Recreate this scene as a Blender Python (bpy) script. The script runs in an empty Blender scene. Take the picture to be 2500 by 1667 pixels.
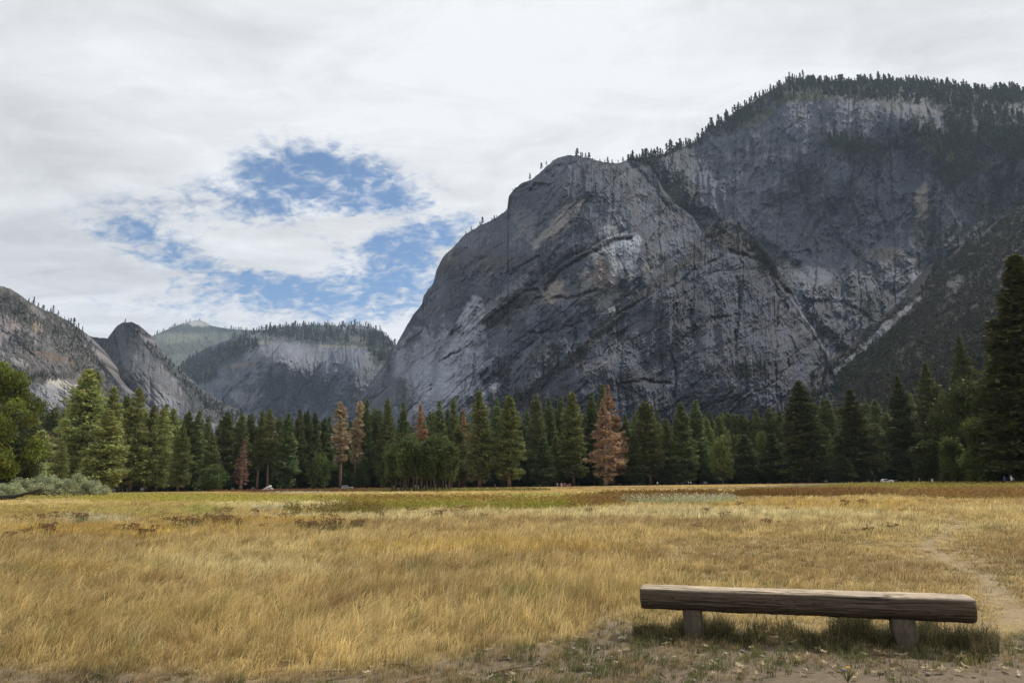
import bpy, math, random
import numpy as np
from mathutils import Matrix, Vector

# ------------------------------------------------------------------ basics
S = bpy.context.scene
col = S.collection
R = math.radians
F = 2500 * 24 / 36.0
CAMZ = 1.55
PITCH = math.atan((1178 - 833.5) / F)
ROLL = -0.013
CAMM = Matrix.Rotation(math.pi / 2 + PITCH, 4, 'X') @ Matrix.Rotation(ROLL, 4, 'Z')
MM = np.array(CAMM.to_3x3())
rng = np.random.default_rng(7)
random.seed(7)

def rays(x, y):
    x = np.asarray(x, float); y = np.asarray(y, float)
    x, y = np.broadcast_arrays(x, y)
    v = np.stack([(x - 1250) / F, -(y - 833.5) / F, -np.ones_like(x)], -1)
    return v @ MM.T

def at(x, y, D):
    """world point on the sight line of photo pixel (x, y), D metres ahead"""
    d = rays(x, y)
    k = np.asarray(D, float) / d[..., 1]
    p = d * k[..., None]
    p[..., 2] += CAMZ
    return p

def on_ground(x, y):
    d = rays(x, y)
    k = -CAMZ / d[..., 2]
    p = d * k[..., None]
    p[..., 2] = 0
    return p

def project(P):
    """photo pixel of world points (used for laying out the ground cover)"""
    q = np.asarray(P, float).copy(); q[..., 2] -= CAMZ
    c = q @ MM
    w = np.maximum(-c[..., 2], 1e-3)
    return 1250 + F * c[..., 0] / w, 833.5 - F * c[..., 1] / w

# ------------------------------------------------------------------ noise
_p = np.random.default_rng(11).permutation(256)
PERM = np.concatenate([_p, _p, _p]).astype(np.int32); PERM2 = PERM
_an = np.random.default_rng(13).uniform(0, 2 * np.pi, 256); GX = np.cos(_an).astype(np.float32); GY = np.sin(_an).astype(np.float32)
GR = np.random.default_rng(12).normal(size=(256, 3)); GR /= np.linalg.norm(GR, axis=1)[:, None]

def perlin(x, y, z=0.0):
    x, y = np.broadcast_arrays(np.asarray(x, np.float32), np.asarray(y, np.float32))
    xi = np.floor(x); yi = np.floor(y)
    xf = x - xi; yf = y - yi; xi = xi.astype(np.int32) & 255; yi = yi.astype(np.int32) & 255
    z = float(z); x = x  # slices are independent fields
    zi = int(math.floor(z)) & 255; zf = z - math.floor(z)
    u = xf * xf * xf * (xf * (xf * 6 - 15) + 10); v = yf * yf * yf * (yf * (yf * 6 - 15) + 10)
    pz = PERM2[PERM[zi]]                       # one slice of the lattice: no cubic interpolation needed along z
    A0 = PERM[pz + xi]; A1 = PERM[pz + 1 + xi] if pz < 511 else PERM[xi]
    def g(A, k, dx, dy):
        h = PERM[A + yi + k] ; return GX[h] * dx + GY[h] * dy
    n00 = g(A0, 0, xf, yf); n10 = g(A1, 0, xf - 1, yf); n01 = g(A0, 1, xf, yf - 1); n11 = g(A1, 1, xf - 1, yf - 1)
    a = n00 + (n10 - n00) * u; b = n01 + (n11 - n01) * u
    return (a + (b - a) * v) * np.float32(1.35)

def fbm(x, y, z=0.0, o=4, g=0.5, l=2.03):
    s = 0; a = 1; t = 0
    for i in range(o):
        s = s + a * perlin(x * l**i, y * l**i, z + 7.3 * i); t += a; a *= g
    return s / t

def ridged(x, y, z=0.0, o=4):
    s = 0; a = 1; t = 0
    for i in range(o):
        s = s + a * (1 - np.abs(perlin(x * 2.1**i, y * 2.1**i, z + 5.1 * i)) * 2); t += a; a *= 0.5
    return s / t

def sstep(a, b, x):
    t = np.clip((x - a) / (b - a), 0, 1)
    return t * t * (3 - 2 * t)

def mixc(c, k, w):
    return c * (1 - w[..., None]) + np.asarray(k, float) * w[..., None]

def paint(C, X, Y, zones, wob=0.35, sc=40.0, seed=0.0):
    n = fbm(X / sc, Y / sc, seed, 4) * wob * 2.2
    for (cx, cy, rx, ry, ang, k, w) in zones:
        a = math.radians(ang); dx = X - cx; dy = Y - cy
        u = (dx * math.cos(a) + dy * math.sin(a)) / rx; v = (-dx * math.sin(a) + dy * math.cos(a)) / ry
        m = sstep(1.25, 0.75, np.sqrt(u * u + v * v) + n) * w
        C = mixc(C, k, m)
    return C

# ------------------------------------------------------------------ objects
def tag(o, label=None, cat=None, group=None, kind=None):
    if label: o['label'] = label
    if cat: o['category'] = cat
    if group: o['group'] = group
    if kind: o['kind'] = kind
    return o

def mk(name, V, polys, mats, colr=None, smooth=False, parent=None, midx=None):
    """polys: list of int arrays (n,3) / (n,4)"""
    me = bpy.data.meshes.new(name)
    V = np.asarray(V, np.float32)
    polys = [np.asarray(p, np.int32) for p in polys if len(p)]
    me.vertices.add(len(V)); me.vertices.foreach_set('co', V.ravel())
    li = np.concatenate([p.ravel() for p in polys])
    tot = np.concatenate([np.full(len(p), p.shape[1], np.int32) for p in polys])
    st = np.concatenate([[0], np.cumsum(tot)[:-1]]).astype(np.int32)
    me.loops.add(len(li)); me.loops.foreach_set('vertex_index', li)
    me.polygons.add(len(tot)); me.polygons.foreach_set('loop_start', st)
    try: me.polygons.foreach_set('loop_total', tot)
    except Exception: pass
    me.polygons.foreach_set('use_smooth', np.full(len(tot), smooth, bool))
    if midx is not None: me.polygons.foreach_set('material_index', np.asarray(midx, np.int32))
    for m in (mats if isinstance(mats, (list, tuple)) else [mats]): me.materials.append(m)
    if colr is not None:
        a = me.color_attributes.new('Col', 'FLOAT_COLOR', 'POINT')
        c = np.ones((len(V), 4), np.float32); c[:, :3] = np.asarray(colr)
        a.data.foreach_set('color', c.ravel())
    me.update(calc_edges=True)
    o = bpy.data.objects.new(name, me); col.objects.link(o)
    if parent: o.parent = parent
    return o

def empty(name, loc, rz=0.0, label=None, cat=None, group=None):
    o = bpy.data.objects.new(name, None); col.objects.link(o)
    o.location = loc; o.rotation_euler = (0, 0, rz); o.empty_display_size = 0.3
    tag(o, label, cat, group)
    return o

class MB:
    def __init__(s): s.V = []; s.T = []; s.Q = []; s.n = 0; s.C = []
    def add(s, V, T=None, Q=None, c=(1, 1, 1)):
        V = np.asarray(V, float); s.V.append(V)
        if T is not None and len(T): s.T.append(np.asarray(T) + s.n)
        if Q is not None and len(Q): s.Q.append(np.asarray(Q) + s.n)
        cc = np.asarray(c, float); s.C.append(np.broadcast_to(cc, V.shape).copy()); s.n += len(V)
    def tube(s, pts, rad, n=8, c=(1, 1, 1), cap=True, sq=None):
        pts = np.asarray(pts, float); rad = np.broadcast_to(np.asarray(rad, float), (len(pts),))
        m = len(pts); V = []
        for i in range(m):
            t = pts[min(i + 1, m - 1)] - pts[max(i - 1, 0)]; t = t / (np.linalg.norm(t) + 1e-9)
            up = np.array([0, 0, 1.]) if abs(t[2]) < 0.9 else np.array([1., 0, 0])
            a = np.cross(up, t); a /= np.linalg.norm(a); b = np.cross(t, a)
            th = np.linspace(0, 2 * np.pi, n, endpoint=False)
            V.append(pts[i] + rad[i] * (np.cos(th)[:, None] * a + np.sin(th)[:, None] * b))
        V = np.concatenate(V)
        i, j = np.meshgrid(np.arange(m - 1), np.arange(n), indexing='ij')
        j2 = (j + 1) % n
        Q = np.stack([i * n + j, i * n + j2, (i + 1) * n + j2, (i + 1) * n + j], -1).reshape(-1, 4)
        T = []
        if cap:
            V = np.concatenate([V, pts[:1], pts[-1:]]); k = m * n
            T = [[k, (q + 1) % n, q] for q in range(n)] + [[k + 1, (m - 1) * n + q, (m - 1) * n + (q + 1) % n] for q in range(n)]
        s.add(V, T, Q, c)
    def box(s, lo, hi, c=(1, 1, 1), taper=None):
        x0, y0, z0 = lo; x1, y1, z1 = hi
        t = taper or (0, 0, 0, 0)          # top inset: x0,x1,y0,y1
        V = [(x0, y0, z0), (x1, y0, z0), (x1, y1, z0), (x0, y1, z0),
             (x0 + t[0], y0 + t[2], z1), (x1 - t[1], y0 + t[2], z1), (x1 - t[1], y1 - t[3], z1), (x0 + t[0], y1 - t[3], z1)]
        s.add(V, None, [[0, 3, 2, 1], [4, 5, 6, 7], [0, 1, 5, 4], [1, 2, 6, 5], [2, 3, 7, 6], [3, 0, 4, 7]], c)
    def build(s, name, mats, parent=None, smooth=False):
        return mk(name, np.concatenate(s.V), [np.concatenate(s.T) if s.T else [], np.concatenate(s.Q) if s.Q else []], mats,
                  np.concatenate(s.C), smooth, parent)

# ------------------------------------------------------------------ materials
def newmat(name):
    m = bpy.data.materials.new(name); m.use_nodes = True
    nt = m.node_tree; nt.nodes.clear()
    return m, nt, nt.nodes, nt.links

def mat(name, color=None, rough=0.9, spec=0.2, noise=None, namp=0.3, bump=None, trans=0.0, objrand=0.0, metallic=0.0, coord='Object', anis=(1, 1, 1)):
    """color None: the mesh's own colour attribute; noise: list of scales multiplied in; bump: (scale, distance)"""
    m, nt, N, L = newmat(name)
    out = N.new('ShaderNodeOutputMaterial'); p = N.new('ShaderNodeBsdfPrincipled')
    p.inputs['Roughness'].default_value = rough; p.inputs['Specular IOR Level'].default_value = spec
    p.inputs['Metallic'].default_value = metallic
    if color is None:
        a = N.new('ShaderNodeAttribute'); a.attribute_name = 'Col'; c = a.outputs['Color']
    else:
        a = N.new('ShaderNodeRGB'); a.outputs[0].default_value = (*color, 1); c = a.outputs[0]
    tc = N.new('ShaderNodeTexCoord'); mp = N.new('ShaderNodeMapping'); mp.inputs['Scale'].default_value = anis
    L.new(tc.outputs[coord], mp.inputs[0])
    for k in (noise or []):
        n = N.new('ShaderNodeTexNoise'); n.inputs['Scale'].default_value = k; n.inputs['Detail'].default_value = 6
        n.inputs['Roughness'].default_value = 0.6
        L.new(mp.outputs[0], n.inputs['Vector'])
        r = N.new('ShaderNodeMapRange'); r.inputs[1].default_value = 0.25; r.inputs[2].default_value = 0.75
        r.inputs[3].default_value = 1 - namp; r.inputs[4].default_value = 1 + namp
        L.new(n.outputs['Fac'], r.inputs[0])
        v = N.new('ShaderNodeVectorMath'); v.operation = 'SCALE'
        L.new(c, v.inputs[0]); L.new(r.outputs[0], v.inputs['Scale']); c = v.outputs[0]
    if objrand:
        oi = N.new('ShaderNodeObjectInfo'); h = N.new('ShaderNodeHueSaturation')
        r = N.new('ShaderNodeMapRange'); r.inputs[3].default_value = 1 - objrand; r.inputs[4].default_value = 1 + objrand
        L.new(oi.outputs['Random'], r.inputs[0]); L.new(r.outputs[0], h.inputs['Value'])
        r2 = N.new('ShaderNodeMapRange'); r2.inputs[3].default_value = 0.5; r2.inputs[4].default_value = 0.5 - objrand * .06
        mu = N.new('ShaderNodeMath'); mu.operation = 'FRACT'; mm = N.new('ShaderNodeMath'); mm.operation = 'MULTIPLY'; mm.inputs[1].default_value = 7.31
        L.new(oi.outputs['Random'], mm.inputs[0]); L.new(mm.outputs[0], mu.inputs[0]); L.new(mu.outputs[0], r2.inputs[0]); L.new(r2.outputs[0], h.inputs['Hue'])
        L.new(c, h.inputs['Color']); c = h.outputs[0]
    L.new(c, p.inputs['Base Color'])
    if bump:
        n = N.new('ShaderNodeTexNoise'); n.inputs['Scale'].default_value = bump[0]; n.inputs['Detail'].default_value = 8
        n.inputs['Roughness'].default_value = 0.65
        L.new(mp.outputs[0], n.inputs['Vector'])
        b = N.new('ShaderNodeBump'); b.inputs['Distance'].default_value = bump[1]; b.inputs['Strength'].default_value = 1
        L.new(n.outputs['Fac'], b.inputs['Height']); L.new(b.outputs[0], p.inputs['Normal'])
    if trans:
        t = N.new('ShaderNodeBsdfTranslucent'); L.new(c, t.inputs[0])
        x = N.new('ShaderNodeMixShader'); x.inputs[0].default_value = trans
        L.new(p.outputs[0], x.inputs[1]); L.new(t.outputs[0], x.inputs[2]); L.new(x.outputs[0], out.inputs[0])
    else:
        L.new(p.outputs[0], out.inputs[0])
    return m

M_leaf = mat('needles', rough=0.8, trans=0.22, objrand=0.34)
M_dead = mat('dead_needles', rough=0.85, trans=0.2)
M_broad = mat('broad_leaves', rough=0.6, trans=0.3, objrand=0.08)
M_bark = mat('bark', rough=0.95, noise=[1.5], bump=(6, 0.05))
M_grass = mat('dry_grass', rough=0.7, trans=0.42)
M_rock = mat('granite', rough=0.93, spec=0.15, noise=[0.035, 0.16], namp=0.24, bump=(0.22, 3.2), anis=(1, 1, 0.45))
M_far = mat('far_granite', rough=0.95, spec=0.1, noise=[0.02], namp=0.2, bump=(0.05, 4.0), anis=(1, 1, 0.5))
M_brush = mat('slope_brush', rough=0.95, spec=0.1, trans=0.1)
# ------------------------------------------------------------------ sky, sun, camera
SUN_EL, SUN_AZ = R(45), R(58)            # azimuth measured from straight ahead to the right
def build_world():
    w = bpy.data.worlds.new('World'); S.world = w; w.use_nodes = True
    nt = w.node_tree; N = nt.nodes; L = nt.links; N.clear()
    out = N.new('ShaderNodeOutputWorld'); bg = N.new('ShaderNodeBackground'); bg.inputs['Strength'].default_value = 0.1
    L.new(bg.outputs[0], out.inputs[0])
    sky = N.new('ShaderNodeTexSky'); sky.sky_type = 'NISHITA'; sky.sun_disc = False
    sky.sun_elevation = SUN_EL; sky.sun_rotation = SUN_AZ; sky.air_density = 1.0; sky.dust_density = 0.6; sky.ozone_density = 1.5; sky.altitude = 1200
    tc = N.new('ShaderNodeTexCoord'); sep = N.new('ShaderNodeSeparateXYZ'); L.new(tc.outputs['Generated'], sep.inputs[0])
    def math_(op, a, b=None, c=None, clamp=False):
        n = N.new('ShaderNodeMath'); n.operation = op; n.use_clamp = clamp
        for i, v in enumerate((a, b, c)):
            if v is None: continue
            if isinstance(v, (int, float)): n.inputs[i].default_value = v
            else: L.new(v, n.inputs[i])
        return n.outputs[0]
    X, Y, Z = sep.outputs
    zc = math_('ADD', math_('MAXIMUM', Z, 0.0), 0.10)
    px = math_('DIVIDE', X, zc); py = math_('DIVIDE', Y, zc)
    cb = N.new('ShaderNodeCombineXYZ'); L.new(px, cb.inputs[0]); L.new(py, cb.inputs[1]); P = cb.outputs[0]
    zc2 = math_('ADD', math_('MAXIMUM', Z, 0.0), 0.38); cb2 = N.new('ShaderNodeCombineXYZ'); L.new(math_('DIVIDE', X, zc2), cb2.inputs[0]); L.new(math_('DIVIDE', Y, zc2), cb2.inputs[1]); P2 = cb2.outputs[0]
    def noise(vec, scale, det=6, rough=0.55, dist=0.0, rot=0.0, sx=1.0, sy=1.0, off=(0, 0, 0)):
        mp = N.new('ShaderNodeMapping'); mp.inputs['Scale'].default_value = (sx, sy, 1); mp.inputs['Rotation'].default_value = (0, 0, rot)
        mp.inputs['Location'].default_value = off
        L.new(vec, mp.inputs[0])
        n = N.new('ShaderNodeTexNoise'); n.inputs['Scale'].default_value = scale; n.inputs['Detail'].default_value = det
        n.inputs['Roughness'].default_value = rough; n.inputs['Distortion'].default_value = dist
        L.new(mp.outputs[0], n.inputs['Vector']); return n.outputs['Fac']
    def rng_(v, a, b, c=0.0, d=1.0):
        n = N.new('ShaderNodeMapRange'); n.interpolation_type = 'SMOOTHSTEP'
        for i, k in enumerate((a, b, c, d)): n.inputs[i + 1].default_value = k
        L.new(v, n.inputs[0]); return n.outputs[0]
    n_big = noise(P, 1.1, 5, 0.55, 0.3)
    n_puff = noise(P2, 17.0, 6, 0.56, 0.6, off=(3, 1, 0))
    n_rip = noise(P2, 36.0, 5, 0.6, 0.4, rot=0.5, sx=1.0, sy=1.6, off=(5, 2, 0))
    # directions: horizontal slope a = x / y, height slope e = z / y  (valid ahead of the viewer)
    yy = math_('MAXIMUM', Y, 0.05)
    a = math_('DIVIDE', X, yy); e = math_('DIVIDE', Z, yy)
    wob = math_('MULTIPLY', math_('SUBTRACT', n_big, 0.5), 0.22)
    def blob(cx, cy, rx, ry, ang=0.0):
        d = rays(cx, cy); a0 = d[0] / d[1]; e0 = d[2] / d[1]
        c_, s_ = math.cos(R(ang)), math.sin(R(ang))
        da = math_('SUBTRACT', a, float(a0)); de = math_('ADD', math_('SUBTRACT', e, float(e0)), math_('MULTIPLY', wob, 0.25))
        u = math_('DIVIDE', math_('ADD', math_('MULTIPLY', da, c_), math_('MULTIPLY', de, s_)), rx / F * 1.05)
        v = math_('DIVIDE', math_('SUBTRACT', math_('MULTIPLY', de, c_), math_('MULTIPLY', da, s_)), ry / F * 1.05)
        r2 = math_('ADD', math_('MULTIPLY', u, u), math_('MULTIPLY', v, v))
        return math_('POWER', 2.718, math_('MULTIPLY', r2, -0.7))
    front = rng_(Y, 0.05, 0.3)
    holes = None
    for args, wt in (((790, 430, 165, 68, -18), 1.4), ((640, 490, 300, 70, 5), 0.62), ((560,560,330,90,0),.25), ((330,560,110,50,-20),.25), ((400, 585, 130, 40, -15), 0.5), ((990, 600, 140, 58, 10), 1.3), ((820, 690, 270, 32, 0), 1.0),
                     ((600, 665, 230, 34, -18), 0.62), ((660, 750, 420, 50, 0), 0.55), ((1040, 560, 60, 30, 0), .5), ((930, 740, 150, 40, 0), 0.35), ((960,480,100,30,-25),.5)):
        b = math_('MULTIPLY', blob(*args), wt)
        holes = b if holes is None else math_('ADD', holes, b)
    holes = math_('MULTIPLY', math_('MINIMUM', holes, 1.3), front)
    lens = math_('ADD', math_('MULTIPLY', blob(620, 600, 175, 36, -14), 1.6), math_('ADD', math_('MULTIPLY', blob(900, 545, 120, 30, 4), 1.1), math_('MULTIPLY', blob(740, 650, 90, 14, -18), .7)))
    lens = math_('MULTIPLY', math_('MINIMUM', lens, 1.25), front)
    # openness minus broken cloud
    brk = math_('ADD', math_('MULTIPLY', math_('SUBTRACT', n_puff, 0.5), 4.2), math_('MULTIPLY', math_('SUBTRACT', n_rip, 0.5), 3.0))
    op = math_('SUBTRACT', math_('ADD', math_('MULTIPLY', holes, 1.30), math_('MULTIPLY', brk, 0.85)), math_('MULTIPLY', lens, 1.25))
    clear = math_('MULTIPLY', rng_(op, 0.12, 1.85), rng_(holes, 0.04, 0.6))
    cloud = math_('SUBTRACT', 1.0, math_('MULTIPLY', clear, 0.95), clamp=True)
    # cloud tone: streaks of light and dark
    n_t1 = noise(P, 0.75, 5, 0.5, 0.5, rot=0.75, sx=0.55, sy=1.5, off=(1.3, 0.4, 0))
    n_t2 = noise(P, 3.8, 7, 0.56, 0.8, rot=0.75, sx=0.7, sy=1.4, off=(7, 3, 0))
    n_t3 = noise(P, 11.0, 4, 0.5, 0.4, off=(2, 6, 0))
    tone = math_('ADD', math_('ADD', math_('MULTIPLY', math_('SUBTRACT', n_t1, 0.5), 0.80), math_('MULTIPLY', math_('SUBTRACT', n_t2, 0.5), 0.50)), math_('MULTIPLY', math_('SUBTRACT', n_t3, 0.5), 0.12))
    dark = math_('MULTIPLY', math_('ADD', math_('ADD', blob(40, 330, 300, 130, -25), blob(60, 600, 300, 60, -10)), math_('MULTIPLY', blob(250, 40, 500, 60, -5), 0.6)), -0.13)
    lite = math_('ADD', math_('MULTIPLY', blob(500, 330, 500, 140, -10), 0.05), math_('MULTIPLY', blob(1250, 150, 500, 150, 0), 0.05))
    tone = math_('ADD', tone, math_('MULTIPLY', math_('ADD', dark, lite), front))
    tone = math_('ADD', tone, 0.86)
    tone = math_('MINIMUM', math_('MAXIMUM', tone, 0.56), 0.97)
    cc = N.new('ShaderNodeCombineXYZ')
    L.new(math_('MULTIPLY', tone, 9.75), cc.inputs[0]); L.new(math_('MULTIPLY', tone, 9.95), cc.inputs[1]); L.new(math_('MULTIPLY', tone, 10.25), cc.inputs[2])
    skc = N.new('ShaderNodeVectorMath'); skc.operation = 'MULTIPLY'; skc.inputs[1].default_value = (0.82, 1.10, 1.28); L.new(sky.outputs[0], skc.inputs[0])
    mx = N.new('ShaderNodeMix'); mx.data_type = 'RGBA'
    L.new(cloud, mx.inputs[0]); L.new(skc.outputs[0], mx.inputs[6]); L.new(cc.outputs[0], mx.inputs[7])
    L.new(mx.outputs[2], bg.inputs[0])
    sd = bpy.data.lights.new('sun', 'SUN'); sd.energy = 4.8; sd.angle = R(2.0); sd.color = (1.0, 0.93, 0.82)
    so = bpy.data.objects.new('sun', sd); col.objects.link(so)
    d = Vector((math.sin(SUN_AZ) * math.cos(SUN_EL), math.cos(SUN_AZ) * math.cos(SUN_EL), math.sin(SUN_EL)))
    so.rotation_euler = d.to_track_quat('Z', 'Y').to_euler(); so.location = (20, 20, 60)
    cd = bpy.data.cameras.new('camera'); cd.lens = 24; cd.sensor_width = 36; cd.clip_start = 0.1; cd.clip_end = 40000
    co = bpy.data.objects.new('camera', cd); col.objects.link(co)
    co.matrix_world = Matrix.Translation((0, 0, CAMZ)) @ CAMM
    S.camera = co
    S.view_settings.view_transform = 'Standard'; S.view_settings.look = 'None'; S.view_settings.exposure = 0.0; S.view_settings.gamma = 1
    S.cycles.max_bounces = 6; S.cycles.diffuse_bounces = 3; S.cycles.glossy_bounces = 2; S.cycles.transmission_bounces = 4
    S.cycles.volume_bounces = 0; S.cycles.transparent_max_bounces = 8
    S.cycles.use_denoising = True; S.cycles.denoising_prefilter = 'NONE'
    S.render.film_transparent = False
build_world()

def build_haze():
    b = MB(); b.box((-9000, -600, -30), (9000, 9500, 1750))
    m, nt, N, L = newmat('haze_air')
    out = N.new('ShaderNodeOutputMaterial'); v = N.new('ShaderNodeVolumePrincipled')
    v.inputs['Color'].default_value = (0.62, 0.78, 1.0, 1); v.inputs['Density'].default_value = 0.000042; v.inputs['Anisotropy'].default_value = 0.0
    L.new(v.outputs[0], out.inputs['Volume'])
    o = b.build('haze', m); tag(o, kind='stuff')
build_haze()

# ------------------------------------------------------------------ mountains
G = {'rock': (.205, .21, .225), 'pale': (.36, .36, .36), 'mid': (.27, .28, .29), 'tan': (.36, .31, .24), 'red': (.25, .19, .165), 'dark': (.10, .105, .12),
     'veg': (.035, .045, .022), 'green': (.055, .085, .028), 'olive': (.12, .125, .05), 'brown': (.095, .075, .055), 'gold': (.24, .19, .09), 'warm': (.25, .225, .20)}
PX = {}

def rbf(ctrl, X, Y):
    c = np.array(ctrl, float); p = c[:, :2] / 500.0; n = len(c)
    r = np.sqrt(((p[:, None] - p[None]) ** 2).sum(-1) + 0.01)
    A = np.zeros((n + 3, n + 3)); A[:n, :n] = r; A[:n, n] = 1; A[:n, n + 1:] = p; A[n, :n] = 1; A[n + 1:, :n] = p.T
    w = np.linalg.solve(A + np.eye(n + 3) * 1e-9, np.concatenate([c[:, 2], np.zeros(3)]))
    x = X / 500.0; y = Y / 500.0
    o = w[n] + w[n + 1] * x + w[n + 2] * y
    for i in range(n): o = o + w[i] * np.sqrt((x - p[i, 0]) ** 2 + (y - p[i, 1]) ** 2 + 0.01)
    return o

def mount(name, outline, ctrl, dx, relief, colour, material, jag=3.0, seed=0.0, zbase=-12, back=1.0, lines=()):
    ol = np.array(outline, float)
    x0, x1 = ol[0, 0], ol[-1, 0]
    nx = int((x1 - x0) / dx) + 1
    xs = np.linspace(x0, x1, nx)
    yt = np.interp(xs, ol[:, 0], ol[:, 1]) + jag * (fbm(xs / 30, xs * 0, seed, 5, .6) * 2.0)
    hor = 1178 - 0.013 * (xs - 1250)
    yb = hor + 14
    ny = int((yb.max() - yt.min()) / dx) + 1
    t = np.linspace(0, 1, ny)
    X = np.broadcast_to(xs, (ny, nx)); Y = yt + (yb - yt) * t[:, None]
    D = rbf(ctrl, X, Y)
    D = D + relief(X, Y) * np.minimum(1, 0.15 + (Y - yt) / 25.0)
    LW = np.ones_like(X)
    if lines:
        wX = X + 9 * fbm(X / 30, Y / 30, seed + 1.5, 4); wY = Y + 9 * fbm(X / 30, Y / 30, seed + 4.5, 4)
        for pts, w, am, dep in lines:
            b = np.full(X.shape, 1e9); pts = np.array(pts, float); x_a, y_a = pts.min(0) - 40; x_b, y_b = pts.max(0) + 40
            mk_ = (X > x_a) & (X < x_b) & (Y > y_a) & (Y < y_b); qx = wX[mk_]; qy = wY[mk_]; bb = np.full(qx.shape, 1e9)
            for i in range(len(pts) - 1):
                a_ = pts[i]; d_ = pts[i + 1] - a_; tt = np.clip(((qx - a_[0]) * d_[0] + (qy - a_[1]) * d_[1]) / (d_ @ d_), 0, 1)
                bb = np.minimum(bb, np.hypot(qx - a_[0] - tt * d_[0], qy - a_[1] - tt * d_[1]))
            e_ = np.exp(-(bb / w) ** 2) * (.45 + .55 * sstep(-.3, .2, fbm(qx / 25, qy / 25, seed + 8.5, 3)))
            D[mk_] += dep * e_; LW[mk_] *= 1 + (am - 1) * e_  # overhang shade along ledges and cracks also painted in as darker lines
    # crest rounds over
    P = at(X, Y, D)
    # back rows
    m = 14
    s = (np.linspace(0, 1, m + 1)[1:] ** 1.5)[:, None]
    top = P[0]
    ext = 900 * back
    B = np.zeros((m, nx, 3)); B[..., 0] = top[:, 0] * (1 + 0.12 * s) ; B[..., 1] = top[:, 1] + ext * s
    B[..., 2] = top[:, 2] * (1 - s ** 1.6) - 12 * s + 4 * fbm(B[..., 0] / 60, B[..., 1] / 60, seed, 3) * (1 - s)
    Vv = np.concatenate([B[::-1], P]); C = colour(X, Y, P); C = .19 * (np.clip(C, .02, .7) / .19) ** 1.22; C = C * LW[..., None]; C = C * (ROCK_SHADE if x1 > 1000 else ROCK_SHADE * 1.15) * (1 + .5 * fbm(X / 2.6, Y / 3.0, seed + 77, 3, .7))[..., None]
    C = np.concatenate([np.broadcast_to(C[0], (m, nx, 3)), C])
    rows = ny + m
    i, j = np.meshgrid(np.arange(rows - 1), np.arange(nx - 1), indexing='ij')
    q = np.stack([i * nx + j, (i + 1) * nx + j, (i + 1) * nx + j + 1, i * nx + j + 1], -1).reshape(-1, 4)
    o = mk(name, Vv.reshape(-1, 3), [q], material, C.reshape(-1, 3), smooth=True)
    tag(o, kind='structure')
    def look(x, y):
        i = np.clip(((x - x0) / (x1 - x0) * (nx - 1)).round().astype(int), 0, nx - 1)
        tt = np.clip((y - yt[i]) / (yb[i] - yt[i]), 0, 1)
        return P[(tt * (ny - 1)).round().astype(int), i]
    PX[name] = (xs, yt, look)
    return o

def rot(X, Y, ang):
    a = math.radians(ang); return X * math.cos(a) + Y * math.sin(a), -X * math.sin(a) + Y * math.cos(a)

def relief_gen(k, seed, diag=-48, vert=1.0, dg=1.0):
    def f(X, Y):
        q1 = fbm(X / 110, Y / 110, seed + 3, 4); q2 = fbm(X / 110, Y / 110, seed + 9, 4)
        wx = X + 13 * q1; wy = Y + 13 * q2
        u, v = rot(wx, wy, diag); u2, v2 = rot(wx, wy, diag + 14)
        mv = sstep(-.2, .35, fbm(X / 120, Y / 120, seed + 20, 4)); md = sstep(-.2, .35, fbm(X / 100, Y / 100, seed + 22, 4)); mf = .4 + .6 * sstep(-.25, .3, fbm(X / 50, Y / 50, seed + 25, 3))
        big = fbm(X / 190, Y / 190, seed, 3) * 70
        flute = (ridged(wx / 46, wy / 420, seed + 1, 4) - .5) * 26 * vert * mv
        slab = (ridged(u / 380, v / 60, seed + 2, 4) - .5) * -36 * dg * md + (ridged(wx / 120, wy / 160, seed + 70, 5) - .5) * -34
        s = (v2 / 120 + .7 * fbm(u2 / 260, v2 / 90, seed + 4, 4)); saw = (s - np.floor(s)) ** 6 * 26 * dg
        s2 = (wx / 95 + .8 * fbm(X / 60, Y / 300, seed + 6, 4)); saw2 = (s2 - np.floor(s2)) ** 7 * 10 * vert
        def cracks(a, b, sa, sb, sd, w):
            g = perlin(a / sa, b / sb, sd); m = sstep(.02, .3, fbm(a / (sa * .5), b / (sb * 2.2), sd + .5, 2))
            return np.clip(1 - np.abs(g) * w, 0, 1) * m
        cr = (cracks(u, v, 230, 20, seed + 8, 9) * 8 + cracks(u2, v2, 120, 9, seed + 18, 6) * 4.5) * dg + (cracks(wx, wy, 15, 210, seed + 12, 8) * 3 + cracks(wx, wy, 7, 90, seed + 28, 5) * 2.5) * vert
        fine = fbm(X / 10, Y / 14, seed + 5, 5, .66) * 13 * mf + fbm(X / 3.2, Y / 4.0, seed + 55, 3, .7) * 5.0 + np.clip(ridged(wx / 19, wy / 26, seed + 90, 3) - .55, 0, 1) * -26 * mf + (ridged(u / 60, v / 22, seed + 60, 3) - .5) * -9 * mf
        return (big + flute + slab + saw + saw2 + cr + fine) * k
    return f

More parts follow.
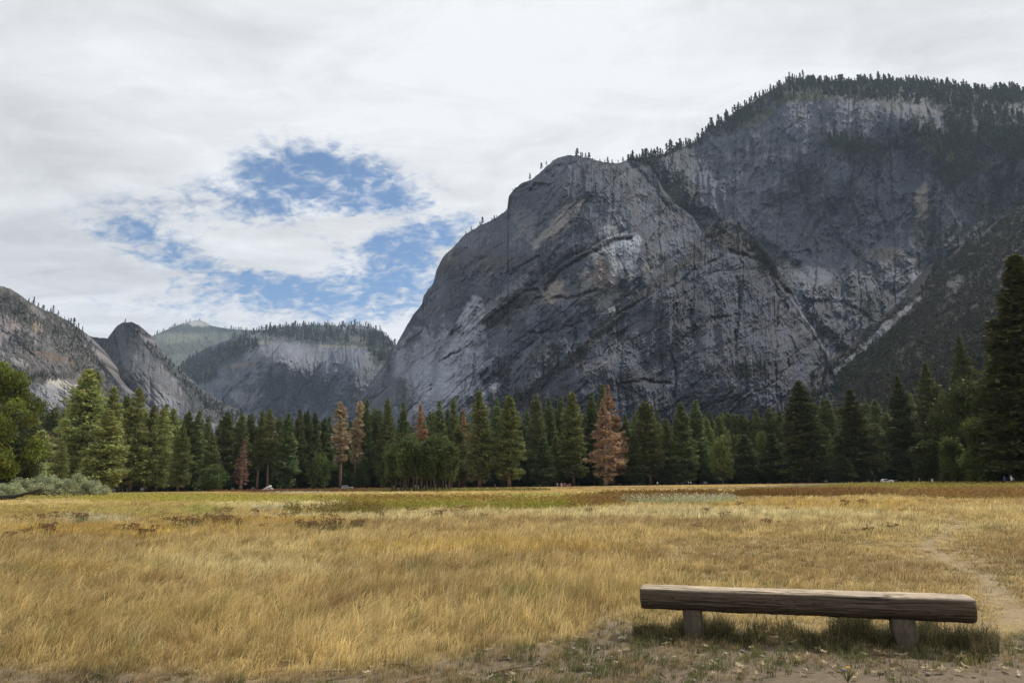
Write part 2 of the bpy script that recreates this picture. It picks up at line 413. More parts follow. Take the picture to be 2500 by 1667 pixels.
ROCK_SHADE = np.array((.425, .45, .515))  # darkens all rock colours evenly, standing in for cloud shadow
def rock_base(X, Y, base, seed, diag=-48, amp=1.0):
    u, v = rot(X, Y, diag); u2, v2 = rot(X, Y, diag + 14)
    wx = X + 7 * fbm(X / 60, Y / 60, seed + 3, 3)
    n = 0.40 * fbm(X / 100, Y / 100, seed, 4) + 0.34 * fbm(wx / 2.8, Y / 70, seed + 1, 3) * (.35 + sstep(-.2, .4, fbm(X / 70, Y / 70, seed + 30, 3)))
    n = n + 0.26 * fbm(u / 70, v / 5, seed + 2, 3) * (.3 + sstep(-.1, .4, fbm(X / 60, Y / 60, seed + 31, 3))) + 0.30 * fbm(X / 4.2, Y / 5.5, seed + 5, 5, .75)
    n = n + 0.34 * sstep(.22, .6, fbm(wx / 6, Y / 130, seed + 11, 3)) - 0.18 * sstep(.2, .55, fbm(wx / 6, Y / 90, seed + 17, 3))
    n = n + .30 * sstep(.25, .5, fbm(u2 / 40, v2 / 9, seed + 41, 4)) - .34 * sstep(.22, .45, fbm(u2 / 60, v2 / 7, seed + 43, 4))
    C = np.asarray(base) * (1 + amp * n * 1.6)[..., None]
    wt = fbm(X / 45, Y / 45, seed + 7, 4)
    C = C * (1 + np.stack([wt * .16, wt * .02, -wt * .14], -1))
    return np.clip(C, .03, .6)

def speckle(C, X, Y, mask, c1, c2, seed, sc=7.0):
    n = fbm(X / sc, Y / (sc * .8), seed, 4, .65)
    C = mixc(C, c1, np.clip(mask * sstep(-.3, .08, n), 0, 1))
    C = mixc(C, c2, np.clip(mask * sstep(.05, .35, fbm(X / sc * 1.6, Y / sc * 2, seed + 4, 3)) * .6, 0, 1))
    return C

def zmask(X, Y, zones, wob=.35, sc=40, seed=0.):
    return paint(np.zeros(X.shape + (1,)), X, Y, [(*z, (1,), 1.0) if len(z) == 5 else (*z[:5], (1,), z[5]) for z in zones], wob, sc, seed)[..., 0]

# -- far dome
def c_dome(X, Y, P):
    C = rock_base(X, Y, (.17, .18, .12), 61, amp=.5)
    C = paint(C, X, Y, [(480, 802, 130, 15, 0, (.06, .07, .055), .95), (500, 826, 140, 14, 0, (.22, .225, .15), .7), (484, 789, 32, 8, 5, (.45, .42, .38), 1), (440, 850, 120, 14, -10, (.08, .09, .06), .7)], .4, 14)
    return C
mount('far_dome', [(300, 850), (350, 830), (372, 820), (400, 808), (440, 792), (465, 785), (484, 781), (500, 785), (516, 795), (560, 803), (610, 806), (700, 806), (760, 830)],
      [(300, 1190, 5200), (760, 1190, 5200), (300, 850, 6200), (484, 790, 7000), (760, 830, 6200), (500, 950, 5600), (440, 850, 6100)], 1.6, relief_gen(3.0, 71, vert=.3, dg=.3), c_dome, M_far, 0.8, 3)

# -- centre plateau cliff
def c_cent(X, Y, P):
    C = rock_base(X, Y, (.23, .235, .255), 31, -65, amp=1.25)
    C = paint(C, X, Y, [(700, 880, 110, 50, 0, (.31, .31, .31), .5), (610, 985, 60, 16, 35, (.44, .43, .41), .8), (620, 950, 20, 60, 15, (.37, .36, .35), .6), (590, 890, 40, 6, -8, (.38, .32, .24), .9), (545, 925, 40, 20, 20, (.30, .30, .30), .6),
                        (830, 930, 40, 90, 5, (.16, .17, .19), .6), (910, 900, 30, 60, 25, (.30, .30, .28), .4), (900, 940, 50, 50, 30, (.17, .165, .15), .5)], .5, 30, 5)
    veg = zmask(X, Y, [(450, 900, 95, 50, 12), (540, 868, 110, 26, -22), (800, 822, 170, 22, 2), (700, 812, 120, 12, 2), (930, 850, 45, 34, 38), (880, 820, 60, 16, 10), (420, 960, 60, 60, 0)], .3, 25, 2)
    C = speckle(C, X, Y, veg, (.045, .058, .038), (.085, .10, .05), 8, 5)
    C = paint(C, X, Y, [(620, 837, 60, 5, -4, (.35, .32, .24), .6), (830, 846, 70, 4, 2, (.33, .29, .20), .6), (880, 828, 30, 8, 5, (.3, .24, .18), .5)], .4, 15)
    return C
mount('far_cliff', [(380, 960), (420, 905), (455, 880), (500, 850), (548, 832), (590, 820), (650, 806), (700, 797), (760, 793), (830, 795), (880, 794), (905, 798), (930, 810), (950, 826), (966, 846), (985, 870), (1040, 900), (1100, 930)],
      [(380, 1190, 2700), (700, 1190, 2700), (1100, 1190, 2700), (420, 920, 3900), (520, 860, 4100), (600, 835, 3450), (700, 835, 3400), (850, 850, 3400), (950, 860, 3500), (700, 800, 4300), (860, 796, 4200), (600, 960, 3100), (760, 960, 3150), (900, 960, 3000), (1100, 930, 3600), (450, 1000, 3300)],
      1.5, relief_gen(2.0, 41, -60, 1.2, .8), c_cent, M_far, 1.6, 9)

# -- pinnacle ridge
def c_pin(X, Y, P):
    C = rock_base(X, Y, (.20, .19, .185), 21, 55, amp=1.2)
    veg = zmask(X, Y, [(330, 800, 60, 14, 25), (420, 900, 90, 14, 45), (500, 975, 90, 18, 40), (250, 850, 40, 40, 20), (280, 930, 20, 60, -30), (560, 1010, 90, 30, 20), (480, 890, 30, 10, 30), (300, 870, 60, 60, 0, .35)], .5, 22, 2)
    C = speckle(C, X, Y, veg, (.055, .055, .04), (.10, .085, .06), 8, 5)
    return paint(C, X, Y, [(400, 975, 45, 20, 30, (.35, .34, .32), .6), (310, 850, 20, 40, 0, (.27, .25, .23), .4)], .5, 20, 7)
mount('pinnacle_ridge', [(150, 850), (200, 816), (232, 822), (262, 828), (272, 812), (286, 795), (300, 787), (322, 785), (338, 794), (352, 805), (366, 818), (385, 845), (410, 875), (440, 905), (480, 940), (530, 975), (590, 1005), (680, 1050), (760, 1085)],
      [(150, 1190, 1700), (400, 1190, 1600), (760, 1190, 1800), (150, 850, 2500), (235, 822, 2550), (262, 850, 2450), (312, 790, 2150), (312, 900, 1950), (385, 850, 2250), (480, 945, 2200), (600, 1015, 2150), (760, 1085, 2100), (300, 1000, 1850), (420, 1000, 1800)],
      1.4, relief_gen(1.2, 51, 50, 1.1, 1), c_pin, M_rock, 2.2, 4)

# -- left slope
def c_left(X, Y, P):
    C = rock_base(X, Y, (.235, .21, .19), 91, 40, amp=1.1)
    veg = zmask(X, Y, [(60, 780, 120, 22, 30), (60, 835, 45, 22, 20), (170, 830, 50, 40, 40), (200, 880, 60, 40, 45), (110, 920, 60, 14, 5), (120, 760, 120, 12, 33), (20, 740, 50, 30, 20), (270, 960, 20, 80, -28), (180, 1010, 120, 30, 0, .7), (90, 870, 110, 60, 20, .4)], .6, 25, 2)
    C = speckle(C, X, Y, veg, (.065, .06, .038), (.13, .10, .06), 8, 5.5)
    C = paint(C, X, Y, [(150, 938, 42, 13, 4, (.52, .47, .38), 1), (120, 965, 90, 26, 15, (.38, .37, .35), .75), (20, 800, 30, 20, 30, (.36, .31, .26), .6), (88, 800, 14, 16, 0, (.40, .31, .22), .7), (20, 880, 40, 20, 20, (.45, .41, .36), .6), (130, 870, 50, 10, 15, (.24, .17, .11), .6), (85, 715, 60, 8, 30, (.2, .2, .2), .4)], .55, 22, 6)
    return C
mount('left_slope', [(-420, 520), (-300, 560), (-150, 625), (-60, 670), (0, 697), (25, 704), (50, 722), (80, 742), (105, 755), (130, 764), (160, 780), (190, 800), (207, 815), (222, 838), (240, 862), (262, 900), (300, 945), (340, 990), (400, 1050), (450, 1100)],
      [(-420, 1190, 1200), (0, 1190, 1150), (450, 1190, 1300), (-420, 520, 1900), (0, 697, 1800), (130, 765, 1850), (207, 815, 1900), (262, 905, 1800), (340, 990, 1650), (450, 1100, 1500), (0, 900, 1400), (130, 930, 1400), (200, 950, 1480), (0, 800, 1600)],
      1.4, relief_gen(0.85, 55, 38, .7, 1.1), c_left, M_rock, 2.2, 5)

# -- great right wall
def c_wall(X, Y, P):
    C = rock_base(X, Y, (.165, .17, .185), 101, -55, amp=1.2)
    C = paint(C, X, Y, [(1800, 480, 60, 120, 8, (.22, .225, .235), .6), (1990, 560, 60, 120, -5, (.19, .19, .20), .5), (2255, 500, 20, 46, 4, (.42, .37, .29), .95), (2243, 590, 20, 66, 8, (.33, .32, .30), .85), (2170, 620, 55, 16, -4, (.30, .26, .19), .7),
                        (2110, 650, 20, 60, -12, (.25, .24, .22), .5), (1800, 530, 28, 24, 20, (.29, .29, .29), .5), (2225, 700, 50, 28, 40, (.3, .29, .28), .5), (2440, 340, 40, 25, 0, (.26, .26, .25), .6), (2280, 260, 90, 20, 10, (.19, .195, .20), .5),
                        (1885, 520, 20, 70, 3, (.26, .26, .26), .5), (2040, 660, 70, 18, -30, (.24, .24, .25), .5)], .55, 30, 5)
    veg = zmask(X, Y, [(2230, 222, 330, 38, 3), (1960, 212, 90, 24, -20, .5), (1830, 275, 100, 20, -35), (2420, 320, 140, 60, 20, .9), (2330, 400, 60, 70, 10, .8), (2300, 360, 110, 22, 25, .8), (2080, 370, 90, 30, 20, .6), (2370, 640, 90, 90, 0, .8), (2270, 560, 40, 60, 0, .5),
                       (1970, 450, 40, 50, 10, .45), (2100, 720, 70, 18, 30, .6), (1680, 490, 30, 60, -30, .8), (1580, 420, 50, 70, -40, .8), (2420, 480, 110, 60, 0, .6), (2480, 560, 60, 100, 0, .8), (1900, 640, 60, 30, 30, .6), (2140, 775, 40, 20, 10, .8), (2040, 830, 40, 14, 30, .4)], .5, 30, 2)
    C = speckle(C, X, Y, veg, (.035, .042, .026), (.075, .068, .045), 8, 6)
    return paint(C, X, Y, [(1975, 222, 62, 20, 5, (.30, .29, .22), .8), (1960, 240, 80, 8, -4, (.24, .24, .10), .6), (1860, 285, 60, 8, -30, (.20, .21, .09), .5), (2310, 375, 70, 13, 20, (.26, .26, .13), .6), (2390, 400, 50, 10, 30, (.22, .24, .12), .5), (1640, 480, 20, 14, 30, (.14, .15, .05), .7), (2130, 350, 50, 10, 15, (.13, .09, .07), .6)], .6, 14, 3)  # includes sunlit ledges painted in as paler yellow-green patches
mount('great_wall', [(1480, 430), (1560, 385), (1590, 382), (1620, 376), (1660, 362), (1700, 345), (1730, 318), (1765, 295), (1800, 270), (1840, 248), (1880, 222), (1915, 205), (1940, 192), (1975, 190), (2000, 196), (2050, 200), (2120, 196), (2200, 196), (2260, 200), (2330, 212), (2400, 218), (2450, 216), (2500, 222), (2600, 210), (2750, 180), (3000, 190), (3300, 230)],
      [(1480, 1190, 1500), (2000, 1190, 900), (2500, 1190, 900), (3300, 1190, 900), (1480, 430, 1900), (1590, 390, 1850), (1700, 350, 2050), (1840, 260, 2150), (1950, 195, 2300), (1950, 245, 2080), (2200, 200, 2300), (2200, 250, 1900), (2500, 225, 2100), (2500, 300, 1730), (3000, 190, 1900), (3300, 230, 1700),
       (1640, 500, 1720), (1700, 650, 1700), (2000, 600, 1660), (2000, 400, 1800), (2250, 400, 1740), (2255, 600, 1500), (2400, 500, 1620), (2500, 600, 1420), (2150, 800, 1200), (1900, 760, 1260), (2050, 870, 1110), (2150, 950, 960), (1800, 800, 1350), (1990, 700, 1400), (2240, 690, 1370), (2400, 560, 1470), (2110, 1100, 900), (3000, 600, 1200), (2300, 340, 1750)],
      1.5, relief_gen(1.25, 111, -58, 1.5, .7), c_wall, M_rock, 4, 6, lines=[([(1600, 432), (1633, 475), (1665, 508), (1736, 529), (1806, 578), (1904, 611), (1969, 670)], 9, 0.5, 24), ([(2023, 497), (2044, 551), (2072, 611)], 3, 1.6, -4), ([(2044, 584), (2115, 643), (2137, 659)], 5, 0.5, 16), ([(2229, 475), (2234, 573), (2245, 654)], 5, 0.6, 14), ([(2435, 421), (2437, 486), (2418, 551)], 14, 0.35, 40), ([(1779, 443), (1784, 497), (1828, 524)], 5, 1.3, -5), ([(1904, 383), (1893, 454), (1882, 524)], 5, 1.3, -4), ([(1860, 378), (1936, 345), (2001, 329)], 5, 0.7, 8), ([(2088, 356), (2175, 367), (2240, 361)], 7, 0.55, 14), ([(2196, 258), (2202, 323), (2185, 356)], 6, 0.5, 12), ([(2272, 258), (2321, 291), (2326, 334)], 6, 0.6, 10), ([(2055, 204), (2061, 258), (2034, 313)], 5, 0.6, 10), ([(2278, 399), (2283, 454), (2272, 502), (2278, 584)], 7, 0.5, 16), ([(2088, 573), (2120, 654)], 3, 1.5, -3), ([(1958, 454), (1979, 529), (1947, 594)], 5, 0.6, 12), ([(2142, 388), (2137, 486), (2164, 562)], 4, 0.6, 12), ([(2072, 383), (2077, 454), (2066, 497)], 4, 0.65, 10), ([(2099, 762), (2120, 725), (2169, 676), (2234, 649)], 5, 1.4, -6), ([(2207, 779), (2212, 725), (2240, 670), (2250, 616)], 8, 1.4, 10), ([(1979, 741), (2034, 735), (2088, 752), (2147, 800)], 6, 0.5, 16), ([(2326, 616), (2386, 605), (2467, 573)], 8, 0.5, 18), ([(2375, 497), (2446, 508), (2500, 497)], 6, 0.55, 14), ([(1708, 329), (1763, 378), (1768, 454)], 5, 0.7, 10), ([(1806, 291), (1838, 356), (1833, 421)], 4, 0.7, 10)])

# -- main cliff
def c_main(X, Y, P):
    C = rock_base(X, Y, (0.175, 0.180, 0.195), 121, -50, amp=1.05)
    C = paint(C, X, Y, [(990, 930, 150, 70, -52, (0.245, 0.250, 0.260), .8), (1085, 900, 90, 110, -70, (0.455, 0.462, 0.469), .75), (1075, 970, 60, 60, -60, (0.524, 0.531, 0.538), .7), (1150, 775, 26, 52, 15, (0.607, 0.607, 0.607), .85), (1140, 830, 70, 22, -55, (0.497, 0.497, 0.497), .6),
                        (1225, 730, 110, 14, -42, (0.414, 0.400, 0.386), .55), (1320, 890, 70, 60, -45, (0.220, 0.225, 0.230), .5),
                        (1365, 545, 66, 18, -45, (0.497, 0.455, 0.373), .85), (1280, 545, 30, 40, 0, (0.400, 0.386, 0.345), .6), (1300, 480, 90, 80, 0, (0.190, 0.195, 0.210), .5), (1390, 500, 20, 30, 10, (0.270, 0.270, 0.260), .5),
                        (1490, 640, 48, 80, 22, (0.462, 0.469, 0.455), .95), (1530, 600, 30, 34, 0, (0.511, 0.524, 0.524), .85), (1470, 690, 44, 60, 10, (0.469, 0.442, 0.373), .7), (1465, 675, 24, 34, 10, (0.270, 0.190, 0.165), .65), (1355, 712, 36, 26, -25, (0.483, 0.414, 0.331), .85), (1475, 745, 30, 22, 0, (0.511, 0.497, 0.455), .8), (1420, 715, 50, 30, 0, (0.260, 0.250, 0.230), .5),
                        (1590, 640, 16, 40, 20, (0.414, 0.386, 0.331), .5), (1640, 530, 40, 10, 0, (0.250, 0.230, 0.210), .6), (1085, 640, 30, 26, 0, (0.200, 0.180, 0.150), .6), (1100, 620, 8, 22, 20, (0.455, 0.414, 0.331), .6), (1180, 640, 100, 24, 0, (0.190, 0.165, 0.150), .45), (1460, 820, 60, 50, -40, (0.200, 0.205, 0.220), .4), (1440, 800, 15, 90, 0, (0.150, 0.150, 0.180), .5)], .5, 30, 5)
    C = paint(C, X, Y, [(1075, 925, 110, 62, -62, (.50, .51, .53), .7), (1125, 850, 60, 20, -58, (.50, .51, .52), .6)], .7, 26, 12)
    veg = zmask(X, Y, [(1210, 770, 50, 10, -40, .6), (1330, 860, 40, 12, -20, .5), (1240, 760, 60, 16, -45, .5), (990, 960, 22, 40, 0, .5), (1620, 700, 50, 20, -40, .8), (1010, 780, 30, 10, 30, .5)], .5, 22, 2)
    C = speckle(C, X, Y, veg, (0.050, 0.052, 0.030), (0.100, 0.080, 0.050), 8, 5)
    return C
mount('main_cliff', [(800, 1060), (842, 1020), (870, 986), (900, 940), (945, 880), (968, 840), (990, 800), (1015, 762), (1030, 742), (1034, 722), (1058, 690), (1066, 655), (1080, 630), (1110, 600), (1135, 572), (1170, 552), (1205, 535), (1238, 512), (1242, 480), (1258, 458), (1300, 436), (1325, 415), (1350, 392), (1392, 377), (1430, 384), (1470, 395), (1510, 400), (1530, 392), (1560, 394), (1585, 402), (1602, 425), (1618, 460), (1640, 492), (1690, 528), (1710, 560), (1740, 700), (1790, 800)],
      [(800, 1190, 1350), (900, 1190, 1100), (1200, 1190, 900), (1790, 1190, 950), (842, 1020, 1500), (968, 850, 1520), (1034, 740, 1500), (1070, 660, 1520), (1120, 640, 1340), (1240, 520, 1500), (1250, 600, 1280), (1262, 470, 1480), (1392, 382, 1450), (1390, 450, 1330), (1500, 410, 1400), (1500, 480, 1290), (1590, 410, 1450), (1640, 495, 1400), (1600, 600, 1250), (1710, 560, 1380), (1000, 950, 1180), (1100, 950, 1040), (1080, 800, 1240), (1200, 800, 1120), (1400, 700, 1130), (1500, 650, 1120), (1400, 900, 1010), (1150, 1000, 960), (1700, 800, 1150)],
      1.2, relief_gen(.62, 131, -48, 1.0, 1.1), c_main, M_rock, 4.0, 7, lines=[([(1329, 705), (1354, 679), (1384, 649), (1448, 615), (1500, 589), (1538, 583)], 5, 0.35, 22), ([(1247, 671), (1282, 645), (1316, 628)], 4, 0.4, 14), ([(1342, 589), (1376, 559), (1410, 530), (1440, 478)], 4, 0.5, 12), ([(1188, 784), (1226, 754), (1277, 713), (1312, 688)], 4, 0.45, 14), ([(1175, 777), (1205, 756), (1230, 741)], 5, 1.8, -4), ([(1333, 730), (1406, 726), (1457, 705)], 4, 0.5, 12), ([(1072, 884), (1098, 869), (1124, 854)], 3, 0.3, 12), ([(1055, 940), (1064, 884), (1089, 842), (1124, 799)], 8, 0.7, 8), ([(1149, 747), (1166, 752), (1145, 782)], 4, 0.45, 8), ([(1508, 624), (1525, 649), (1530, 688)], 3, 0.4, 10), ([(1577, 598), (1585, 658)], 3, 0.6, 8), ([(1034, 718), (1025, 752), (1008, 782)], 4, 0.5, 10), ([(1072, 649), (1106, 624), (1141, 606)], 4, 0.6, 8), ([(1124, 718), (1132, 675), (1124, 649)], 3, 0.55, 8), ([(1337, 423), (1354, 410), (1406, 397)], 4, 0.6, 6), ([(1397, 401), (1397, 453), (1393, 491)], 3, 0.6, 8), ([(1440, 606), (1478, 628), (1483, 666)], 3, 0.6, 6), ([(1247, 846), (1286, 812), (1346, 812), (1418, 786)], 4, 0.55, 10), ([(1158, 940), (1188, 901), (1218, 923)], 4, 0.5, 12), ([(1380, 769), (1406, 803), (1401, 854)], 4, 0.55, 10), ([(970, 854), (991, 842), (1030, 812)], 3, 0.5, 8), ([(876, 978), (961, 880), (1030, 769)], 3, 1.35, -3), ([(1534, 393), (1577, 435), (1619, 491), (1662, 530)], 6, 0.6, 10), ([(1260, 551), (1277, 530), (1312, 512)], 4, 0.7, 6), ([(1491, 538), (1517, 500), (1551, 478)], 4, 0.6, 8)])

# -- front buttress
def c_but(X, Y, P):
    C = rock_base(X, Y, (.138, .14, .156), 141, -40, amp=1.2)
    C = paint(C, X, Y, [(1800, 1000, 26, 70, 0, (.23, .23, .24), .6), (1560, 800, 70, 10, -45, (.22, .21, .2), .5), (1450, 900, 80, 14, -30, (.24, .22, .21), .4), (1990, 820, 14, 70, -35, (.30, .29, .27), .5), (1920, 740, 30, 8, 45, (.27, .26, .24), .5), (1700, 860, 90, 60, 0, (.185, .185, .195), .5)], .55, 25, 4)
    veg = zmask(X, Y, [(1790, 585, 80, 34, 25), (1880, 655, 90, 24, 42, .9), (1630, 668, 120, 16, -35, 1), (1490, 785, 130, 14, -42, 1), (1300, 920, 150, 18, -36), (1390, 870, 60, 30, -20, .7), (1250, 985, 90, 22, -25), (1820, 905, 60, 26, 0, .8), (1330, 980, 60, 20, 0, .4), (1800, 980, 30, 50, 0, .4), (1700, 640, 40, 8, -30, .7), (1850, 620, 60, 12, 40, .7), (2010, 960, 60, 60, 0, .5)], .5, 22, 2)
    C = speckle(C, X, Y, veg, (.052, .046, .03), (.10, .075, .052), 8, 5)
    return C
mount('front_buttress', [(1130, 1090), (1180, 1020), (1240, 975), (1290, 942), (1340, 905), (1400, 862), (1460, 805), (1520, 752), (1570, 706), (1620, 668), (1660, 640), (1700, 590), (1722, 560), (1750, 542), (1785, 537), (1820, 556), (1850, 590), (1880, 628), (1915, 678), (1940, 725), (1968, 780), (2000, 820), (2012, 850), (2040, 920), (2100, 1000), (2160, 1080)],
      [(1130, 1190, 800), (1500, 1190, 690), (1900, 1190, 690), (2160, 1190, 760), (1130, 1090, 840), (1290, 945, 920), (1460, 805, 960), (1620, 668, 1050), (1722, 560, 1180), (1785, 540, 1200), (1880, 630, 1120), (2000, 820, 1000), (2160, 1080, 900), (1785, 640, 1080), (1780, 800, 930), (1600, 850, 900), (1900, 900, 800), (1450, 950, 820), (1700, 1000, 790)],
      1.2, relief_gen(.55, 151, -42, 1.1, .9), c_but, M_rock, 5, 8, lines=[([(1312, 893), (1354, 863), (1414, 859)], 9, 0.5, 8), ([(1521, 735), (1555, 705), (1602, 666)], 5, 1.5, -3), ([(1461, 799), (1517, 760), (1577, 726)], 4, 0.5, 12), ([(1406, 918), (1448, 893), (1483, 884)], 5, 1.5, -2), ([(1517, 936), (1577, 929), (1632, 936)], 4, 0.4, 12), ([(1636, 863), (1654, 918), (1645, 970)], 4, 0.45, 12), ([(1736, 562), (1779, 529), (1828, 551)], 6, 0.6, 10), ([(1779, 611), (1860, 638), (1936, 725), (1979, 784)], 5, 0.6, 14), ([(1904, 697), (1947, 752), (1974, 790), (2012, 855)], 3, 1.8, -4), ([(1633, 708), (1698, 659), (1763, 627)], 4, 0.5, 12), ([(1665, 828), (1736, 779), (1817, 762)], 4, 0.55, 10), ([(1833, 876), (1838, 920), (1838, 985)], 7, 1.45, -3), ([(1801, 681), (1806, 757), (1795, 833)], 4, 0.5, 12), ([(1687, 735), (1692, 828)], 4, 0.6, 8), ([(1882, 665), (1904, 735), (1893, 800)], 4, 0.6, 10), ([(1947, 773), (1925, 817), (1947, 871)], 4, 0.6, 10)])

# -- brushy talus slope on the right
def c_talus(X, Y, P):
    C = rock_base(X, Y, (.066, .060, .056), 161, -40, amp=.9)
    veg = np.ones_like(X) * .75
    C = paint(C, X, Y, [(2480, 560, 90, 40, 0, (.10, .10, .11), .6), (2400, 700, 60, 30, 20, (.13, .125, .13), .6), (2350, 620, 50, 20, -20, (.09, .09, .10), .6), (2230, 800, 40, 20, -30, (.12, .115, .12), .5)], .8, 25, 9)
    C = speckle(C, X, Y, veg, (.038, .033, .026), (.085, .07, .048), 8, 6)
    gz = zmask(X, Y, [(2000, 950, 120, 40, -30), (2130, 880, 120, 34, -38), (1900, 1010, 110, 50, 0)], .5, 25, 4)
    C = speckle(C, X, Y, gz, (.03, .048, .016), (.06, .09, .03), 18, 6)
    return paint(C, X, Y, [(2160, 805, 105, 12, -42, (.36, .36, .35), .85), (2060, 890, 80, 7, -40, (.28, .29, .28), .7), (2335, 690, 26, 18, -40, (.28, .27, .25), .6), (2400, 650, 40, 9, -50, (.20, .19, .18), .6), (2300, 860, 40, 20, 0, (.13, .12, .125), .6), (2290, 900, 30, 14, 0, (.15, .14, .145), .5)], .9, 16, 6)
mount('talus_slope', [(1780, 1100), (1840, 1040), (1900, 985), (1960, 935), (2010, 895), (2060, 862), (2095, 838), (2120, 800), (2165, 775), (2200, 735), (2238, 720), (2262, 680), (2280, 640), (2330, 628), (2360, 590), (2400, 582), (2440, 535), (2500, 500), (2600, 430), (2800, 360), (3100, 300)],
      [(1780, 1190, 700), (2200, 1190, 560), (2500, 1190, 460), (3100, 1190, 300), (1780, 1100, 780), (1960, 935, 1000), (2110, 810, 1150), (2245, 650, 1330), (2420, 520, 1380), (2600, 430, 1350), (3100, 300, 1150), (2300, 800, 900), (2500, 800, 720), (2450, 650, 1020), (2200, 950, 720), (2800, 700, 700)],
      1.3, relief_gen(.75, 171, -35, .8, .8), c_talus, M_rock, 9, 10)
# ------------------------------------------------------------------ meadow colours and heights (laid out on the ground plan)
GC = {'gold': (.62, .42, .12), 'straw': (.80, .68, .36), 'tan': (.44, .31, .15), 'brown': (.27, .185, .09), 'green': (.46, .44, .13), 'rust': (.19, .10, .042),
      'sage': (.56, .54, .38), 'olive': (.45, .36, .11), 'dgreen': (.12, .15, .045)}
ZONES = [  # photo-plan ellipses of the differently coloured plant stands
    (700, 1196, 290, 6, 0, 'rust', .9), (720, 1201, 60, 3, 0, 'sage', .9), (900, 1203, 160, 3, 0, 'straw', .6), (350, 1212, 330, 9, 0, 'olive', .45), (700, 1216, 380, 8, 0, 'olive', .5), (300, 1205, 200, 5, 0, 'green', .5),
    (650, 1213, 200, 4, 0, 'green', .5), (1080, 1197, 260, 3, 0, 'olive', .6), (1240, 1190, 500, 3, 0, 'tan', .7), (1520, 1211, 330, 7, 0, 'green', .6), (1180, 1212, 220, 6, 0, 'green', .7), (950, 1217, 160, 5, 0, 'olive', .7),
    (1700, 1212, 330, 6, -1, 'olive', .7), (1850, 1209, 360, 4, -1, 'rust', .7), (1540, 1222, 160, 6, 0, 'rust', .55), (1650, 1224, 160, 8, 0, 'sage', .5), (1150, 1236, 290, 10, 0, 'olive', .75), (1430, 1232, 140, 7, -3, 'olive', .7),
    (640, 1233, 150, 9, 0, 'straw', .9), (720, 1241, 130, 6, 0, 'sage', .7), (1000, 1226, 230, 4, 0, 'sage', .6), (1080, 1256, 300, 8, 0, 'straw', .8), (800, 1250, 140, 8, 0, 'olive', .5), (1000, 1243, 100, 6, 0, 'olive', .5), (870, 1264, 300, 9, 0, 'straw', .9),
    (260, 1246, 330, 18, 0, 'olive', .55), (495, 1248, 42, 16, 0, 'green', 1), (340, 1250, 200, 12, 0, 'green', .4), (60, 1250, 100, 20, 0, 'olive', .4), (90, 1228, 150, 8, 0, 'straw', .5), (190, 1268, 60, 12, 0, 'sage', .6), (260, 1270, 60, 8, 0, 'sage', .6),
    (200, 1300, 260, 16, 0, 'gold', .9), (640, 1275, 240, 10, 0, 'gold', .9), (600, 1296, 260, 12, 0, 'gold', .5), (220, 1345, 200, 14, 0, 'brown', .5), (950, 1290, 330, 12, 0, 'tan', .6), (1500, 1278, 330, 12, 0, 'tan', .8), (1800, 1285, 300, 14, 0, 'tan', .7),
    (1120, 1340, 330, 16, 0, 'gold', .8), (1650, 1256, 340, 13, 0, 'straw', 1), (2000, 1235, 250, 12, 0, 'gold', .6), (1950, 1264, 300, 10, 0, 'straw', .8), (1400, 1345, 200, 12, 0, 'gold', .5), (1100, 1390, 300, 16, 0, 'brown', .5), (1700, 1360, 360, 18, 0, 'brown', .55),
    (1900, 1330, 260, 14, 0, 'tan', .6), (2010, 1205, 180, 9, -1, 'rust', .55), (1850, 1215, 160, 5, -1, 'rust', .5), (2330, 1187, 380, 14, -2, 'olive', .75), (2200, 1182, 300, 7, -2, 'dgreen', .5), (2350, 1208, 200, 12, 0, 'rust', .45), (2480, 1200, 200, 18, 0, 'rust', .4), (2050, 1184, 350, 5, -2, 'dgreen', .5),
    (2200, 1290, 160, 14, 0, 'straw', .5), (2400, 1290, 160, 12, 0, 'straw', .6), (2300, 1380, 300, 40, 0, 'tan', .6), (2000, 1400, 340, 30, 0, 'tan', .6), (2450, 1350, 100, 60, 0, 'brown', .5), (1300, 1180, 3000, 3, 0, 'tan', .6),
    (450, 1390, 300, 14, 0, 'straw', .5), (200, 1400, 200, 20, 0, 'gold', .5), (1000, 1440, 260, 30, 0, 'brown', .35), (380, 1450, 300, 30, 0, 'tan', .5), (700, 1400, 160, 20, 0, 'straw', .5), (900, 1470, 200, 30, 0, 'tan', .4), (1330, 1470, 90, 22, 0, 'dgreen', .35), (1240, 1460, 60, 20, 0, 'dgreen', .4),
    (50, 1415, 70, 14, 0, 'dgreen', .7), (330, 1530, 240, 30, 0, 'olive', .35), (1950, 1230, 500, 5, 0, 'gold', .3)]
PATH = [(2500, 1520), (2440, 1450), (2400, 1405), (2350, 1385), (2300, 1362), (2262, 1338), (2262, 1325), (2290, 1312), (2330, 1292), (2345, 1275), (2300, 1262), (2240, 1258), (2200, 1250)]
PATHW = on_ground(np.array([p[0] for p in PATH], float), np.array([p[1] for p in PATH], float))[:, :2]
LIM = np.array([(-600, 1600), (0, 1632), (400, 1640), (700, 1645), (1000, 1628), (1150, 1600), (1260, 1574), (1390, 1552), (1440, 1530), (1500, 1515), (1560, 1525), (1700, 1535), (2100, 1555), (2350, 1575), (2500, 1540), (3100, 1520)], float)
ROADPX = [(1200, 1194.5), (1420, 1192.5), (1600, 1192), (1760, 1190.5), (1900, 1186.5), (2020, 1182), (2140, 1175.5), (2230, 1172), (2330, 1169.6), (2480, 1167), (2620, 1165)]
ROADW = on_ground(np.array([p[0] for p in ROADPX], float), np.array([p[1] for p in ROADPX], float))[:, :2]
RW = np.interp(np.arange(len(ROADW)), [0, 2, 4, 10], [3, 9, 7, 4.5])

